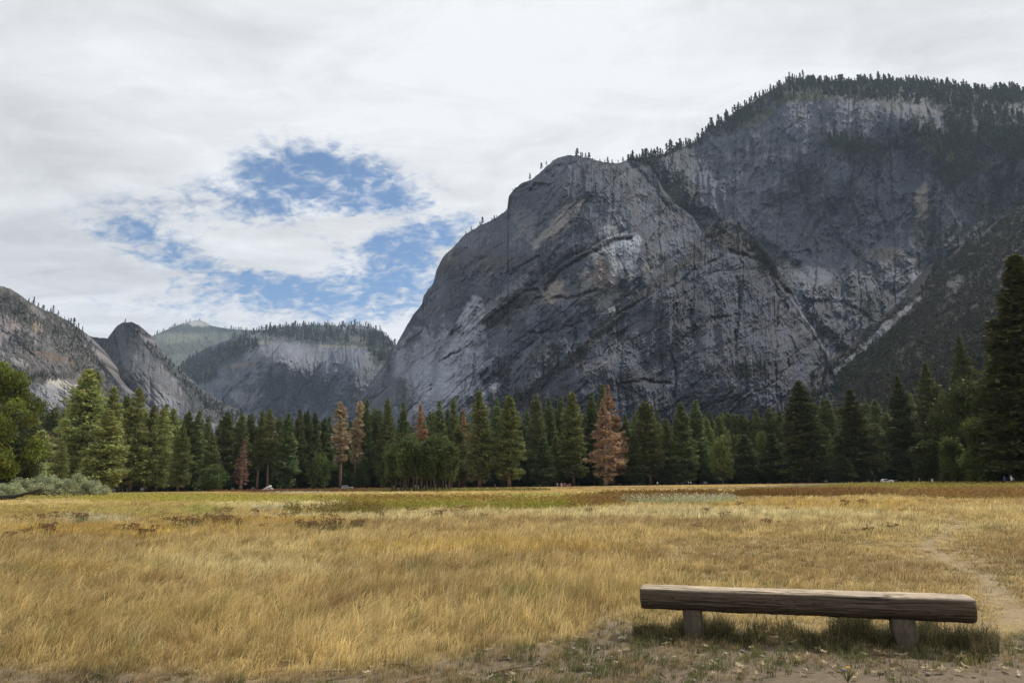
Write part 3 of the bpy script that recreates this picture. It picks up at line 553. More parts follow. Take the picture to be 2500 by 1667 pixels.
def seg_dist(P, poly, width=None):
    best = np.full(P.shape[:-1], 1e9); 
    for i in range(len(poly) - 1):
        a = poly[i]; d = poly[i + 1] - a
        t = np.clip(((P - a) @ d) / (d @ d), 0, 1)
        q = np.hypot(P[..., 0] - a[0] - t * d[0], P[..., 1] - a[1] - t * d[1])
        if width is not None: q = q / (width[i] * (1 - t) + width[i + 1] * t)
        best = np.minimum(best, q)
    return best

def meadow(Pw):
    """ground plan -> plant colour, plant height, cover (0..1)"""
    px, py = project(np.concatenate([Pw[..., :2], np.zeros(Pw.shape[:-1] + (1,))], -1))
    X, Y = Pw[..., 0], Pw[..., 1]
    dist = np.hypot(X, Y)
    C = np.broadcast_to(np.array((.66, .49, .21)), px.shape + (3,)).copy()
    # broad tonal drift across the field
    n = fbm(X / 9, Y / 9, 3.1, 4)
    C = mixc(C, GC['straw'], sstep(.0, .55, n) * .5); C = mixc(C, GC['brown'], sstep(.0, -.55, n) * .55)
    n2 = fbm(X / 2.3, Y / 2.3, 8.2, 3)
    C = mixc(C, GC['tan'], sstep(.1, .6, n2) * .5)
    for (cx, cy, rx, ry, ang, k, w) in ZONES:
        yy = py + 0.35 * ry * 2 * fbm(X / (3 + dist * .06), Y / (3 + dist * .06), cx * .01, 4)
        u = (px + 60 * fbm(px / 90, py / 9, cy * .1, 2) - cx) / rx; v = (yy - (cy + math.tan(R(ang)) * (px - cx))) / ry
        r = np.sqrt(u * u * (0.9) + v * v)
        m = sstep(1.3, .7, r) * w
        brk = .55 + .9 * fbm(X / (1.2 + dist * .02), Y / (1.2 + dist * .02), cy * .3, 3)
        m = np.clip(m * np.where(w > .85, .8 + .4 * brk, brk + .35), 0, 1)
        C = mixc(C, GC[k], m)
    hn = fbm(X / 1.4, Y / 1.4, 5.5, 4)
    H = .235 + .16 * hn + .12 * fbm(X / 6, Y / 6, 6.6, 3) + .10 * fbm(X / .5, Y / .5, 16.6, 2)
    # the right half was mown or grazed shorter
    short = sstep(1350, 1750, px + 200 * fbm(X / 5, Y / 5, 9.1, 3)) * sstep(1260, 1330, py)
    H = H * (1 - .55 * short)
    lim = np.interp(px, LIM[:, 0], LIM[:, 1]) + 16 * fbm(X / .8, Y / .8, 2.2, 4) * 2
    below = sstep(-8, 14, py - lim); edge = sstep(-75, 10, py - lim); H = H * (1 - .55 * edge); H = H * (1 - .45 * sstep(1400, 1560, px) * sstep(1440, 1500, py))
    cover = np.ones_like(px)
    turf = fbm(X / .55, Y / .55, 4.4, 4)
    dirt = np.clip(sstep(1590, 1640, py + 26 * turf) * sstep(1500, 1900, px) + sstep(1652, 1690, py + 30 * turf) * sstep(1500, 900, px) * .5, 0, 1)
    cb = np.clip(1.0 + 1.2 * turf - dirt * .75, 0.06, 1)
    H = H * (1 - below) + below * (.045 + .10 * sstep(.0, .4, fbm(X / .5, Y / .5, 71, 3)) * sstep(1600, 1000, px) + .05 * np.clip(turf + .3, 0, 1) + .05 * sstep(.25, .5, fbm(X / .35, Y / .35, 7.7, 3)) * sstep(1560, 1000, px))
    cover = cover * (1 - below) + cb * below
    gcol = mixc(np.broadcast_to(np.array((.16, .17, .065)), C.shape), (.40, .29, .15), sstep(-.1, .35, fbm(X / .4, Y / .4, 12.5, 3) + sstep(1500, 900, px) * .35))
    C = C * (1 - below[..., None]) + gcol * below[..., None]
    dp = seg_dist(Pw[..., :2], PATHW) + .25 * fbm(X / .8, Y / .8, 1.2, 3)
    onp = sstep(.26, .06, dp)
    H = H * (1 - .75 * onp); cover = cover * (1 - .5 * onp)
    near_p = sstep(1.2, .3, dp); H = H * (1 - .35 * near_p)
    rd = seg_dist(Pw[..., :2], ROADW, RW * .5)
    onr = (rd < 1.0) & (dist > 60)
    cover = np.where(onr, 0, cover)
    far = sstep(200, 240, Y)
    H = H * np.where(dist > 110, .8, 1) * (1 - .6 * far)
    return C, H, cover, below, onp, dirt, px, py

def build_ground():
    def axis(lo, hi, n, k):
        t = np.linspace(-1, 1, n); s = np.sinh(t * k) / math.sinh(k)
        return np.where(s < 0, -s * lo, s * hi)
    xs = axis(-9500, 9500, 421, 8.6); ys = np.concatenate([-np.geomspace(900, .5, 30), np.linspace(0, 3.4, 18), np.geomspace(3.5, 9800, 460)])
    X, Y = np.meshgrid(xs, ys)
    P = np.stack([X, Y, np.zeros_like(X)], -1)
    C, H, cov, below, onp, dirt, px, py = meadow(np.where(Y[..., None] > 2.0, P, np.array((0, 2.0, 0))))
    d = np.hypot(X, Y)
    soil = np.broadcast_to(np.array((.15, .115, .078)), C.shape)
    near = mixc(soil, (.25, .19, .095), (1 - below) * (1 - onp)); near = mixc(near, (.27, .205, .12), onp)
    near = mixc(near, (.165, .135, .085), below * sstep(1500, 900, px) * sstep(-.3, .3, fbm(X / .3, Y / .3, 91, 3)) * .7)
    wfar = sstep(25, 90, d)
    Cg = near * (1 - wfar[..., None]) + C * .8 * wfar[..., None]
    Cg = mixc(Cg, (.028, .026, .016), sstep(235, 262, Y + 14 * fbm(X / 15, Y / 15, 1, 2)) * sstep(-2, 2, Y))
    P[..., 2] = np.where(d < 60, .018 * fbm(X / .6, Y / .6, 3, 4) * sstep(60, 20, d) + .02 * fbm(X / 3, Y / 3, 5, 2) * sstep(60, 20, d), 0) - .012
    n1, n2 = X.shape
    i, j = np.meshgrid(np.arange(n1 - 1), np.arange(n2 - 1), indexing='ij')
    q = np.stack([i * n2 + j, i * n2 + j + 1, (i + 1) * n2 + j + 1, (i + 1) * n2 + j], -1).reshape(-1, 4)
    m = mat('soil', rough=1.0, noise=[3.0, 18.0], namp=.28, bump=(22, .02))
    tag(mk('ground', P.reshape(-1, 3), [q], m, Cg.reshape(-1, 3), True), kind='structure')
    # road: a sheet just above the ground
    c = ROADW; V = []; 
    for k in range(len(c)):
        t = c[min(k + 1, len(c) - 1)] - c[max(k - 1, 0)]; t /= np.linalg.norm(t); nrm = np.array([-t[1], t[0]])
        for s in (-1, 1): V.append([*(c[k] + nrm * s * RW[k] * .5), .02])
    Q = [[2 * k, 2 * k + 2, 2 * k + 3, 2 * k + 1] for k in range(len(c) - 1)]
    tag(mk('road', V, [Q], mat('asphalt', (.12, .115, .125), noise=[.8], namp=.15)), kind='structure')
build_ground()

def blades(name, P, H, W, C, lean, dirx, diry, tipk=1.15, basek=.62, basec=(.16, .15, .06)):
    n = len(P)
    th = rng.uniform(0, 2 * np.pi, n)
    side = np.stack([np.cos(th), np.sin(th) * .5, np.zeros(n)], -1) * (W * .5)[:, None]
    ld = np.stack([dirx, diry, np.zeros(n)], -1) * (lean * H)[:, None]
    up = np.array([0, 0, 1.0])
    P = P.copy(); P[:, 2] -= .01
    m1 = P + up * (H * .55)[:, None] + ld * .30
    tp = P + up * (H * np.sqrt(np.clip(1 - .45 * (lean ** 2), .3, 1)))[:, None] + ld * 1.0
    V = np.stack([P - side, P + side, m1 - side * .8, m1 + side * .8, tp], 1).reshape(-1, 3)
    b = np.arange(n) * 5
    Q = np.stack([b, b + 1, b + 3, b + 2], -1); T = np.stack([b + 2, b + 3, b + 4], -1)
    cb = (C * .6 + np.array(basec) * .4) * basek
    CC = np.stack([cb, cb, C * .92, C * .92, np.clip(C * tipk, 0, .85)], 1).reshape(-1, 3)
    return mk(name, V, [T, Q], M_grass, CC, False)

def build_grass():
    NT = 115000; K = 10
    Y = 4.3 * np.exp(rng.uniform(0, 1, NT) ** 0.95 * math.log(250 / 4.3))
    X = rng.uniform(-1, 1, NT) * (Y * .80 + 2.0)
    P = np.stack([X, Y, np.zeros(NT)], -1)
    C, H, cov, below, onp, dirt, px, py = meadow(P)
    keep = (rng.uniform(0, 1, NT) < cov) & (px > -260) & (px < 2760)
    P, C, H, Y, below, px = P[keep], C[keep], H[keep], Y[keep], below[keep], px[keep]; nt = len(P); X = P[:, 0]
    fs = 1 + Y * .03
    # every tuft has its own height, tone and lean
    H = H * np.clip(rng.normal(.95, .33, nt), .3, 1.9)
    C = C * np.clip(rng.normal(1, .24, nt), .45, 1.6)[:, None]
    C = C * (1 + .38 * fbm(X / .55 / fs, Y / .8 / fs, 33, 4) + .28 * fbm(X / 3.1, Y / 3.1, 37, 3))[:, None]
    tall = (below < .5)
    C = mixc(C, (.23, .22, .07), sstep(.1, .45, fbm(X / 1.1, Y / 1.5, 61, 4)) * .55 * tall)
    C = mixc(C, (.27, .15, .07), sstep(.1, .45, fbm(X / .9, Y / 1.2, 67, 4)) * .55 * tall)
    odd = rng.uniform(0, 1, nt); C = mixc(C, (.20, .19, .06), (odd < .10) * .7 * tall); C = mixc(C, (.82, .70, .42), (odd > .93) * .6 * tall); C = mixc(C, (.22, .12, .055), ((odd > .88) & (odd < .93)) * .6 * tall)
    ln = .55 + .5 * fbm(X / 1.6, Y / 1.6, 31, 3) + .3 * sstep(1500, 300, px); ln = np.clip(ln + rng.normal(0, .2, nt), .1, 1.35)
    wa = 2.4 * fbm(X / .9, Y / .9, 81, 4) + rng.normal(0, .8, nt)
    sp = np.where(tall, .035 * (Y / 7) ** .75, .02)
    i = np.repeat(np.arange(nt), K); n = len(i)
    Pb = P[i]; Pb[:, 0] += rng.normal(0, 1, n) * sp[i]; Pb[:, 1] += rng.normal(0, 1, n) * sp[i]
    Yk = Y[i]; Hb = H[i] * rng.uniform(.5, 1.15, n); st = rng.uniform(0, 1, n) < .1; Hb = np.where(st & tall[i], Hb * 1.25, Hb)
    W = np.clip(.0055 * (Yk / 7) ** .9, .0045, .09) * rng.uniform(.6, 1.4, n)
    lb = np.clip(ln[i] + rng.normal(0, .18, n), .05, 1.4)
    a = wa[i]; dx = .7 * np.cos(a) + rng.normal(0, .4, n); dy = .6 * np.sin(a) + rng.normal(0, .3, n)
    Cb = C[i] * np.clip(rng.normal(1, .14, n), .5, 1.5)[:, None]
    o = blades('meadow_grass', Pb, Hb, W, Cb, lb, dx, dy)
    tag(o, 'dry golden meadow grass leaning in the wind', 'grass', kind='stuff')
    # long green tussocks, the bench's shadow darkened into their colour
    N = 17000
    x = rng.uniform(1545, 2440, N); y = 1540 + (x - 1560) * .040 + rng.normal(0, 1, N) * (9 + 7 * np.sin(x / 57) ** 2) + 9 * np.sin(x / 31) + 4 * np.sin(x / 13)
    P = on_ground(x, y); d = fbm(P[:, 0] / .22, P[:, 1] / .22, 41, 3)
    gap = (np.abs(x - 1692) < 24) & (y > 1546) | (np.abs(x - 2212) < 26) & (y > 1570)
    k = (d > -.25) & ~gap & ~((x > 1800) & (x < 2040) & (rng.uniform(0, 1, N) < .45)); P = P[k]; x = x[k]; n = len(P)
    dens = np.interp(x, [1545, 1620, 1800, 1950, 2100, 2250, 2400, 2440], [.08, .24, .18, .16, .28, .28, .24, .08])
    C = mixc(np.broadcast_to(np.array((.045, .055, .022)), (n, 3)), (.19, .14, .075), (rng.uniform(0, 1, n) < .45).astype(float) * .9) * np.clip(rng.normal(1, .3, n), .4, 1.6)[:, None]
    dens = dens * np.clip(.75 + 1.3 * fbm(P[:, 0] / .35, P[:, 1] / .35, 42, 3), .25, 1.3)
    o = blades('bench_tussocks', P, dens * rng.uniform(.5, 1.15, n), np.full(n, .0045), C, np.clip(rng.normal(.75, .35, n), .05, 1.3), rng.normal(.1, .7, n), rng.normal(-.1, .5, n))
    tag(o, 'long green and straw grass tufts growing under the log bench', 'grass', kind='stuff')
build_grass()

# ------------------------------------------------------------------ fallen leaves
def leaf_mesh(seed):
    r = random.Random(seed); pts = []
    n = 22
    for i in range(n):
        a = 2 * math.pi * i / n
        rr = .052 * (1 + .55 * math.cos(a) ** 2) * (1.15 if i % 3 == 0 else .62 if i % 3 == 1 else .85) * r.uniform(.85, 1.15)
        x, y = rr * math.cos(a), rr * math.sin(a) * .8
        pts.append((x, y, .018 * abs(math.sin(a)) * r.uniform(.2, 1.6) + .02 * (x / .06) ** 2 * r.uniform(.3, 1) + .008))
    V = [(0, 0, .012)] + pts + [(-.10, .004, .012), (-.10, -.004, .012), (-.055, 0, .006)]
    T = [[0, i + 1, (i + 1) % n + 1] for i in range(n)] + [[n + 1, n + 2, n + 3]]
    c = r.choice([(.36, .28, .17), (.30, .18, .10), (.46, .38, .25), (.22, .13, .07), (.38, .30, .17)])
    return mk('fallen_leaf', V, [T], M_leafdry, np.array([c] * len(V)) * np.random.default_rng(seed).uniform(.85, 1.1, (len(V), 1)))
M_leafdry = mat('dry_oak_leaf', rough=.7, noise=[30], namp=.2, trans=.15)
def build_leaves():
    protos = [leaf_mesh(s) for s in range(9)]
    spots = []
    rr = random.Random(5)
    fixed = [(1383, 1558), (1362, 1567), (1347, 1572), (1192, 1583), (1458, 1448), (1415, 1500), (1520, 1563), (1409, 1560), (1632, 1565), (1875, 1548), (1885, 1561), (1935, 1572), (1905, 1614), (1812, 1634), (2036, 1563), (2142, 1595), (2155, 1601), (2130, 1620), (2208, 1604), (2300, 1640), (2350, 1645), (2318, 1604), (2345, 1608), (2400, 1606), (1815, 1646), (1250, 1670), (1130, 1656), (1155, 1656),
             (1100, 1632), (1235, 1606), (1310, 1608), (1428, 1628), (1740, 1652), (1250, 1648), (2460, 1640), (2010, 1596), (1775, 1550), (1800, 1553), (1980, 1552), (2085, 1590), (436, 1595), (250, 1598), (160, 1606), (700, 1620), (895, 1646), (905, 1634), (940, 1620), (590, 1600)]
    for x, y in fixed: spots.append((x, y))
    for _ in range(70):
        x = rr.uniform(60, 2490) if rr.random() < .4 else rr.uniform(1500, 2490); y = rr.uniform(1600, 1664) if x < 1400 else rr.uniform(1575, 1662)
        spots.append((x, y))
    for i, (x, y) in enumerate(spots):
        p = on_ground(x, y)
        o = protos[i % 9] if i < 9 else protos[i % 9].copy()
        if i >= 9: col.objects.link(o)
        o.location = (p[0], p[1], .012); s = rr.uniform(.4, .8) * (1.1 if i < len(fixed) else .7)
        o.rotation_euler = (rr.uniform(-.3, .3), rr.uniform(-.3, .3), rr.uniform(0, 6.3)); o.scale = (s, s, s)
        dry = 'on the bare soil and turf'
        tag(o, 'dry curled tan oak leaf lying ' + dry, 'leaf', 'fallen oak leaves in the foreground')
build_leaves()

# ------------------------------------------------------------------ log bench
def build_bench():
    L0 = on_ground(1692, 1553)[:2]; L1 = on_ground(2212, 1581)[:2]
    ax = (L1 - L0) / np.linalg.norm(L1 - L0); nrm = np.array([-ax[1], ax[0]])
    ang = math.atan2(ax[1], ax[0])
    gap = np.linalg.norm(L1 - L0)
    off = .10                               # the log's axis runs a little behind the leg fronts
    # find ends along the axis by projecting
    def tpx(t, z=.42):
        p = L0 + ax * t + nrm * off; return project(np.array([p[0], p[1], z]))[0]
    ts = np.linspace(-1.5, gap + 1.5, 600); xs = np.array([tpx(t) for t in ts])
    t0 = ts[np.argmin(abs(xs - 1566))]; t1 = ts[np.argmin(abs(xs - 2372))]
    org = L0 + nrm * off
    print('bench length', t1 - t0, 'gap', gap, 'dist', L0, L1)
    b = empty('log_bench', (org[0], org[1], 0), ang, 'long rough log bench with flattened top on two stump legs in the dry grass', 'bench')
    zc, r = .368, .165
    n, m = 520, 220
    T = np.linspace(t0, t1, n); A = np.linspace(0, 2 * np.pi, m, endpoint=False)
    TT, AA = np.meshgrid(T, A, indexing='ij')
    fr = (TT - t0) / (t1 - t0)
    rr = r * (1 + .05 * fr) * (1 + .07 * fbm(TT * 1.2, np.cos(AA) * 1.2 + 3, 3, 3) + .05 * fbm(TT * 3, AA * 2 / 1.0, 6, 4))
    y = rr * np.cos(AA); z = rr * np.sin(AA); z = np.where(z < 0, z * .78, z)
    zt = .086 + .008 * fbm(TT * 1.5, y * 12, 5, 3)
    flat = z > zt
    z = np.where(flat, zt + (z - zt) * .10, z)
    g = fbm(TT * 2.5, AA * 9, 14, 4); z = z + .009 * g - .006 * np.clip(1 - np.abs(perlin(TT * 1.1, AA * 5 + y * 30, 47)) * 14, 0, 1); y = y + .008 * g
    # long checks (cracks) along the grain on the front and top
    crack = np.zeros_like(TT)
    for (a0, s, e, w, dp, sl) in ((2.30, .05, .45, .05, .02, .15), (2.42, .20, .62, .045, .016, .12), (1.75, .0, .30, .04, .012, -.1), (2.75, .5, .8, .05, .009, .06), (3.0, .62, .9, .04, .008, -.05), (2.5, .7, 1.0, .04, .014, .02), (1.6, .75, 1.0, .05, .015, .05), (1.3, .4, .7, .04, .01, .08), (3.4, .1, .5, .05, .008, .05), (2.2, .93, 1.0, .09, .03, 0)):
        c = np.exp(-((AA - a0 - sl * (fr - s) * 2 - .05 * np.sin(TT * 7 + a0)) / w) ** 2) * sstep(s, s + .06, fr) * sstep(e, e - .06, fr)
        crack = np.maximum(crack, c * np.minimum(1.2, dp / .012))
        k = c * dp; y = y - k * np.cos(AA); z = z - k * np.sin(AA)
    # rounded ends
    endk = np.sqrt(np.clip(1 - np.clip(1 - (np.minimum(fr, 1 - fr) * (t1 - t0) + .015 * fbm(AA * 3, AA * 0, 5, 3)) / .03, 0, 1) ** 2 * .45, 0, 1))
    y = y * endk; z = z * (endk * .5 + .5)
    V = np.stack([TT, y, zc + z], -1).reshape(-1, 3)
    i, j = np.meshgrid(np.arange(n - 1), np.arange(m), indexing='ij'); j2 = (j + 1) % m
    Q = np.stack([i * m + j, i * m + j2, (i + 1) * m + j2, (i + 1) * m + j], -1).reshape(-1, 4)
    V = np.concatenate([V, [[t0 - .004, 0, zc], [t1 + .004, 0, zc]]]); k = n * m
    Tn = [[k, (q + 1) % m, q] for q in range(m)] + [[k + 1, (n - 1) * m + q, (n - 1) * m + (q + 1) % m] for q in range(m)]
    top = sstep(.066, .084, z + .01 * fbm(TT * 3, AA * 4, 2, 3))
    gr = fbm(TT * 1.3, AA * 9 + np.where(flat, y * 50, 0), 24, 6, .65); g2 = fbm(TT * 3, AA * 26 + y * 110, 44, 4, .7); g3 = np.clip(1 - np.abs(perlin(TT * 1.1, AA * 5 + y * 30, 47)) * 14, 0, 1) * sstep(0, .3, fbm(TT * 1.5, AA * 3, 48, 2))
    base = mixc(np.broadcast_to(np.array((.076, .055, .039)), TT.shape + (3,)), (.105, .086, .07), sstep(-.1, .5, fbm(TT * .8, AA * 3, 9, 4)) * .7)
    Cc = mixc(base, (.42, .34, .25), top * .92)  # pale lit top over dark front: the fall of light painted in
    Cc = Cc * (1 + .8 * gr + .6 * g2)[..., None]; Cc = mixc(Cc, (.03, .024, .018), g3 * .8)
    for (kt, ka, s) in ((.60, 1.75, .05), (.44, 1.8, .04), (.475, 2.2, .045), (.80, 2.0, .05), (.73, 2.75, .075), (.90, 1.7, .03), (.35, 1.5, .03), (.68, 1.4, .03), (.12, 1.9, .02), (.21, 3.2, .03), (.55, 2.9, .03)):
        d2 = ((TT - (t0 + kt * (t1 - t0))) / (s * 1.3)) ** 2 + ((AA - ka) / (s * 2.6)) ** 2
        Cc = mixc(Cc, (.035, .028, .022), np.exp(-d2 * 2.0) * .85); 
    Cc = mixc(Cc, (.03, .024, .02), np.clip(crack, 0, 1) * .85)
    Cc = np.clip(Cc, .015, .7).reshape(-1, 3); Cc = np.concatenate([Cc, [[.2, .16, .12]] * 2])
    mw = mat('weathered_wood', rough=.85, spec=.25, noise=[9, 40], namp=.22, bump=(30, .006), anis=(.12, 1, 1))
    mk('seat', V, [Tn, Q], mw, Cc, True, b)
    ml = mat('stump_wood', rough=.95, noise=[8, 30], namp=.3, bump=(25, .012), anis=(1, 1, .35))
    for t, rad in ((0, .108), (gap, .118)):
        n2, m2 = 26, 40
        Zs = np.linspace(-.03, zc - r * .72, n2); A2 = np.linspace(0, 2 * np.pi, m2, endpoint=False)
        ZZ, A_ = np.meshgrid(Zs, A2, indexing='ij')
        rr = rad * (np.maximum(np.abs(np.cos(A_)), np.abs(np.sin(A_))) ** -.55 * .93) * (1 + .10 * (ZZ < .03) * (1 - ZZ / .03) * .5 + .05 * fbm(np.cos(A_) * 2 + t, ZZ * 3, 3, 3)) * (1 - .02 * np.abs(np.cos(2 * A_)))
        rr = rr * np.where(ZZ > zc - r * .72 - .02, .95, 1)
        x = t + rr * np.cos(A_); yv = -.0 + rr * np.sin(A_) - .0
        x = x + (.02 if t > 1 else -.006) * (zc - ZZ) / .3 * (1 if t > 1 else 0)
        Vv = np.stack([x, yv, ZZ], -1).reshape(-1, 3); k = len(Vv)
        i, j = np.meshgrid(np.arange(n2 - 1), np.arange(m2), indexing='ij'); j2 = (j + 1) % m2
        Q = np.stack([i * m2 + j, i * m2 + j2, (i + 1) * m2 + j2, (i + 1) * m2 + j], -1).reshape(-1, 4)
        Vv = np.concatenate([Vv, [[t, 0, Zs[-1] + .004]]])
        Tt = [[k, (n2 - 1) * m2 + q, (n2 - 1) * m2 + (q + 1) % m2] for q in range(m2)]
        cc = np.broadcast_to(np.array((.11, .088, .066)), (k + 1, 3)) * (1 + .4 * fbm(Vv[:, 0] * 14 + Vv[:, 1] * 9, Vv[:, 2] * 4, 7, 4))[:, None]
        cc = mixc(cc, (.06, .055, .04), sstep(.08, 0, Vv[:, 2]) * .5)
        mk('leg', Vv, [Tt, Q], ml, cc, True, b)
build_bench()

# ------------------------------------------------------------------ pebbles, twigs and a yellow flower on the bare ground
def bits():
    r = random.Random(21); mp = mat('pebble', (.22, .19, .16), noise=[30], namp=.3); mt = mat('twig_bark', (.13, .095, .065), noise=[30], namp=.3)
    pb = []; tw = []
    for k in range(4):
        g = np.random.default_rng(k); th = np.linspace(0, np.pi, 7); ph = np.linspace(0, 2 * np.pi, 10, endpoint=False); V = []
        for t in th:
            for f in ph: V.append([math.sin(t) * math.cos(f), .8 * math.sin(t) * math.sin(f), .5 * math.cos(t)])
        V = np.array(V) * .022; V *= 1 + .2 * fbm(V[:, 0] * 60 + k, V[:, 1] * 60, k, 2)[:, None]
        i, j = np.meshgrid(np.arange(6), np.arange(10), indexing='ij'); j2 = (j + 1) % 10
        pb.append(mk('pebble', V, [np.stack([i * 10 + j, (i + 1) * 10 + j, (i + 1) * 10 + j2, i * 10 + j2], -1).reshape(-1, 4)], mp, None, True))
        b = MB(); L = .12 + .05 * k; b.tube([[-L, 0, .008], [-L * .3, .012, .014], [L * .3, -.01, .01], [L, .015, .012]], [.006, .005, .004, .002], 6); b.tube([[-L * .1, .005, .012], [L * .25, .05, .02]], [.003, .0015], 5); tw.append(b.build('twig', mt, None, True))
    for i in range(34):
        x = r.uniform(1150, 2480); y = r.uniform(1580, 1662); p = on_ground(x, y); o = pb[i % 4] if i < 4 else pb[i % 4].copy()
        if i >= 4: col.objects.link(o)
        o.location = (p[0], p[1], .004); s_ = r.uniform(.4, 1.3); o.scale = (s_,) * 3; o.rotation_euler = (0, 0, r.uniform(0, 6)); tag(o, 'small grey brown pebble lying on the bare soil', 'pebble', 'pebbles on the bare soil')
    for i in range(26):
        x = r.uniform(60, 2480); y = r.uniform(1600, 1662) if x < 1400 else r.uniform(1572, 1662); p = on_ground(x, y); o = tw[i % 4] if i < 4 else tw[i % 4].copy()
        if i >= 4: col.objects.link(o)
        o.location = (p[0], p[1], .008); s_ = r.uniform(.6, 1.3); o.scale = (s_,) * 3; o.rotation_euler = (0, 0, r.uniform(0, 6)); tag(o, 'thin dry twig lying on the soil', 'twig', 'dry twigs on the soil')
    p = on_ground(2070, 1664); b = MB(); g = np.random.default_rng(3)
    for k in range(14):
        a = g.uniform(0, 6.28); b.tube([[0, 0, 0], [.03 * math.cos(a), .03 * math.sin(a), .05], [.08 * math.cos(a), .08 * math.sin(a), .08 + .03 * g.uniform()]], [.004, .004, .001], 4, (.20, .20, .07))
    b.tube([[0, 0, 0], [.01, 0, .10]], [.003, .002], 5, (.15, .2, .05))
    for k in range(9):
        a = k * .698; b.add([[.01, 0, .10], [.01 + .022 * math.cos(a), .022 * math.sin(a), .108], [.01 + .022 * math.cos(a + .5), .022 * math.sin(a + .5), .112]], [[0, 1, 2]], None, (.75, .42, .03))
    o = b.build('yellow_flower', M_grass); o.location = (p[0], p[1], 0); tag(o, 'single small orange yellow flower in a low tuft before the bench', 'flower')
bits()
# ------------------------------------------------------------------ trees
def tris_at(P, size, r, outward=None, flat=.6):
    n = len(P)
    a = r.normal(size=(n, 3)); a[:, 2] *= flat
    if outward is not None: a = a * .6 + outward * 1.1
    a /= np.linalg.norm(a, axis=1)[:, None] + 1e-9
    b = np.cross(a, r.normal(size=(n, 3))); b /= np.linalg.norm(b, axis=1)[:, None] + 1e-9
    s = (size * r.uniform(.6, 1.4, n))[:, None]
    return np.stack([P - a * s * .5 - b * s * .33, P - a * s * .5 + b * s * .33, P + a * s * .6], 1)

def conifer(seed, r=4.5, h=30., cb=.10, leaves=9000, nb=150, size=.62, color=(.052, .075, .026), tip=1.5, pw=.75, droop=.25, gap=0.0, dead=False, trunkc=(.16, .105, .075), lump=.22, tr=.42, bare=.0):
    g = np.random.default_rng(seed)
    tb = MB()
    k = np.linspace(0, 1, 14); sway = np.stack([.25 * np.sin(k * 3 + seed), .25 * np.cos(k * 2.3 + seed), k * h], -1)
    sway[:, :2] *= k[:, None]
    tb.tube(sway, tr * (1 - k) ** .8 + .03, 9, trunkc)
    u = np.sort(cb + (1 - cb) * g.uniform(0, 1, nb) ** .92)
    prof = np.minimum(1, .45 + (u - cb) / .22 * .55) * np.clip(1 - u, 0, 1) ** pw * 1.12
    prof = prof * (1 + lump * np.sin(u * 23 + seed) * g.uniform(.3, 1, nb)) * g.uniform(.62, 1.12, nb)
    Lb = np.maximum(prof * r, .25 + .3 * g.uniform(size=nb))
    th = (np.arange(nb) * 2.399 + g.normal(0, .5, nb))
    PTS = []; COL = []; OUT = []
    wt = Lb ** 1.25 + .15; cnt = np.maximum(8, (leaves * wt / wt.sum()).astype(int))
    for i in range(nb):
        if gap and g.uniform() < gap: continue
        base = np.array([np.interp(u[i] * h, sway[:, 2], sway[:, 0]), np.interp(u[i] * h, sway[:, 2], sway[:, 1]), u[i] * h])
        d = np.array([math.cos(th[i]), math.sin(th[i]), 0]); L_ = Lb[i]
        rise = (u[i] - .45) * .9 - droop + g.normal(0, .2)
        m = cnt[i]; s = 1 - g.uniform(0, 1, m) ** 1.5 * .85
        P = base + d * (s * L_)[:, None]
        P[:, 2] += rise * L_ * s + droop * .6 * L_ * s * s
        lat = np.array([-d[1], d[0], 0])
        w = (.10 + .22 * s * (1.25 - s)) * L_ + .10
        P += lat * (g.normal(0, 1, m) * w)[:, None]; P[:, 2] += g.normal(0, .16 + .045 * L_, m)
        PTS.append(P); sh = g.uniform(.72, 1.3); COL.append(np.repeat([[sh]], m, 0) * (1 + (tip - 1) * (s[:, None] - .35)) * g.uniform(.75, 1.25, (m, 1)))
        OUT.append(np.broadcast_to(d + np.array([0, 0, .35]), (m, 3)))
        if (dead and L_ > .5) or (i % 2 == 0 and L_ > 1.5):
            e = base + d * L_ * .92; e[2] += (rise + droop * .5) * L_
            mid = base + d * L_ * .5; mid[2] += rise * L_ * .55
            tb.tube([base, mid, e], [.055 * L_ / 3 + .03, .04, .015], 4, trunkc if not dead else (.20, .15, .12), cap=False)
    P = np.concatenate(PTS); c = np.concatenate(COL); Ou = np.concatenate(OUT)
    T = tris_at(P, size, g, Ou)
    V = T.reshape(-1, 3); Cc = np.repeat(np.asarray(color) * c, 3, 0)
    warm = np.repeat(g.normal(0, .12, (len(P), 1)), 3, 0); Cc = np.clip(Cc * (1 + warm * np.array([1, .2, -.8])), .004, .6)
    idx = np.arange(len(V)).reshape(-1, 3)
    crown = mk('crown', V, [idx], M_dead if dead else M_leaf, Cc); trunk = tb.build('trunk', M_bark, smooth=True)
    crown['h'] = h
    return dict(crown=crown, trunk=trunk, h=h, r=r, con=1)

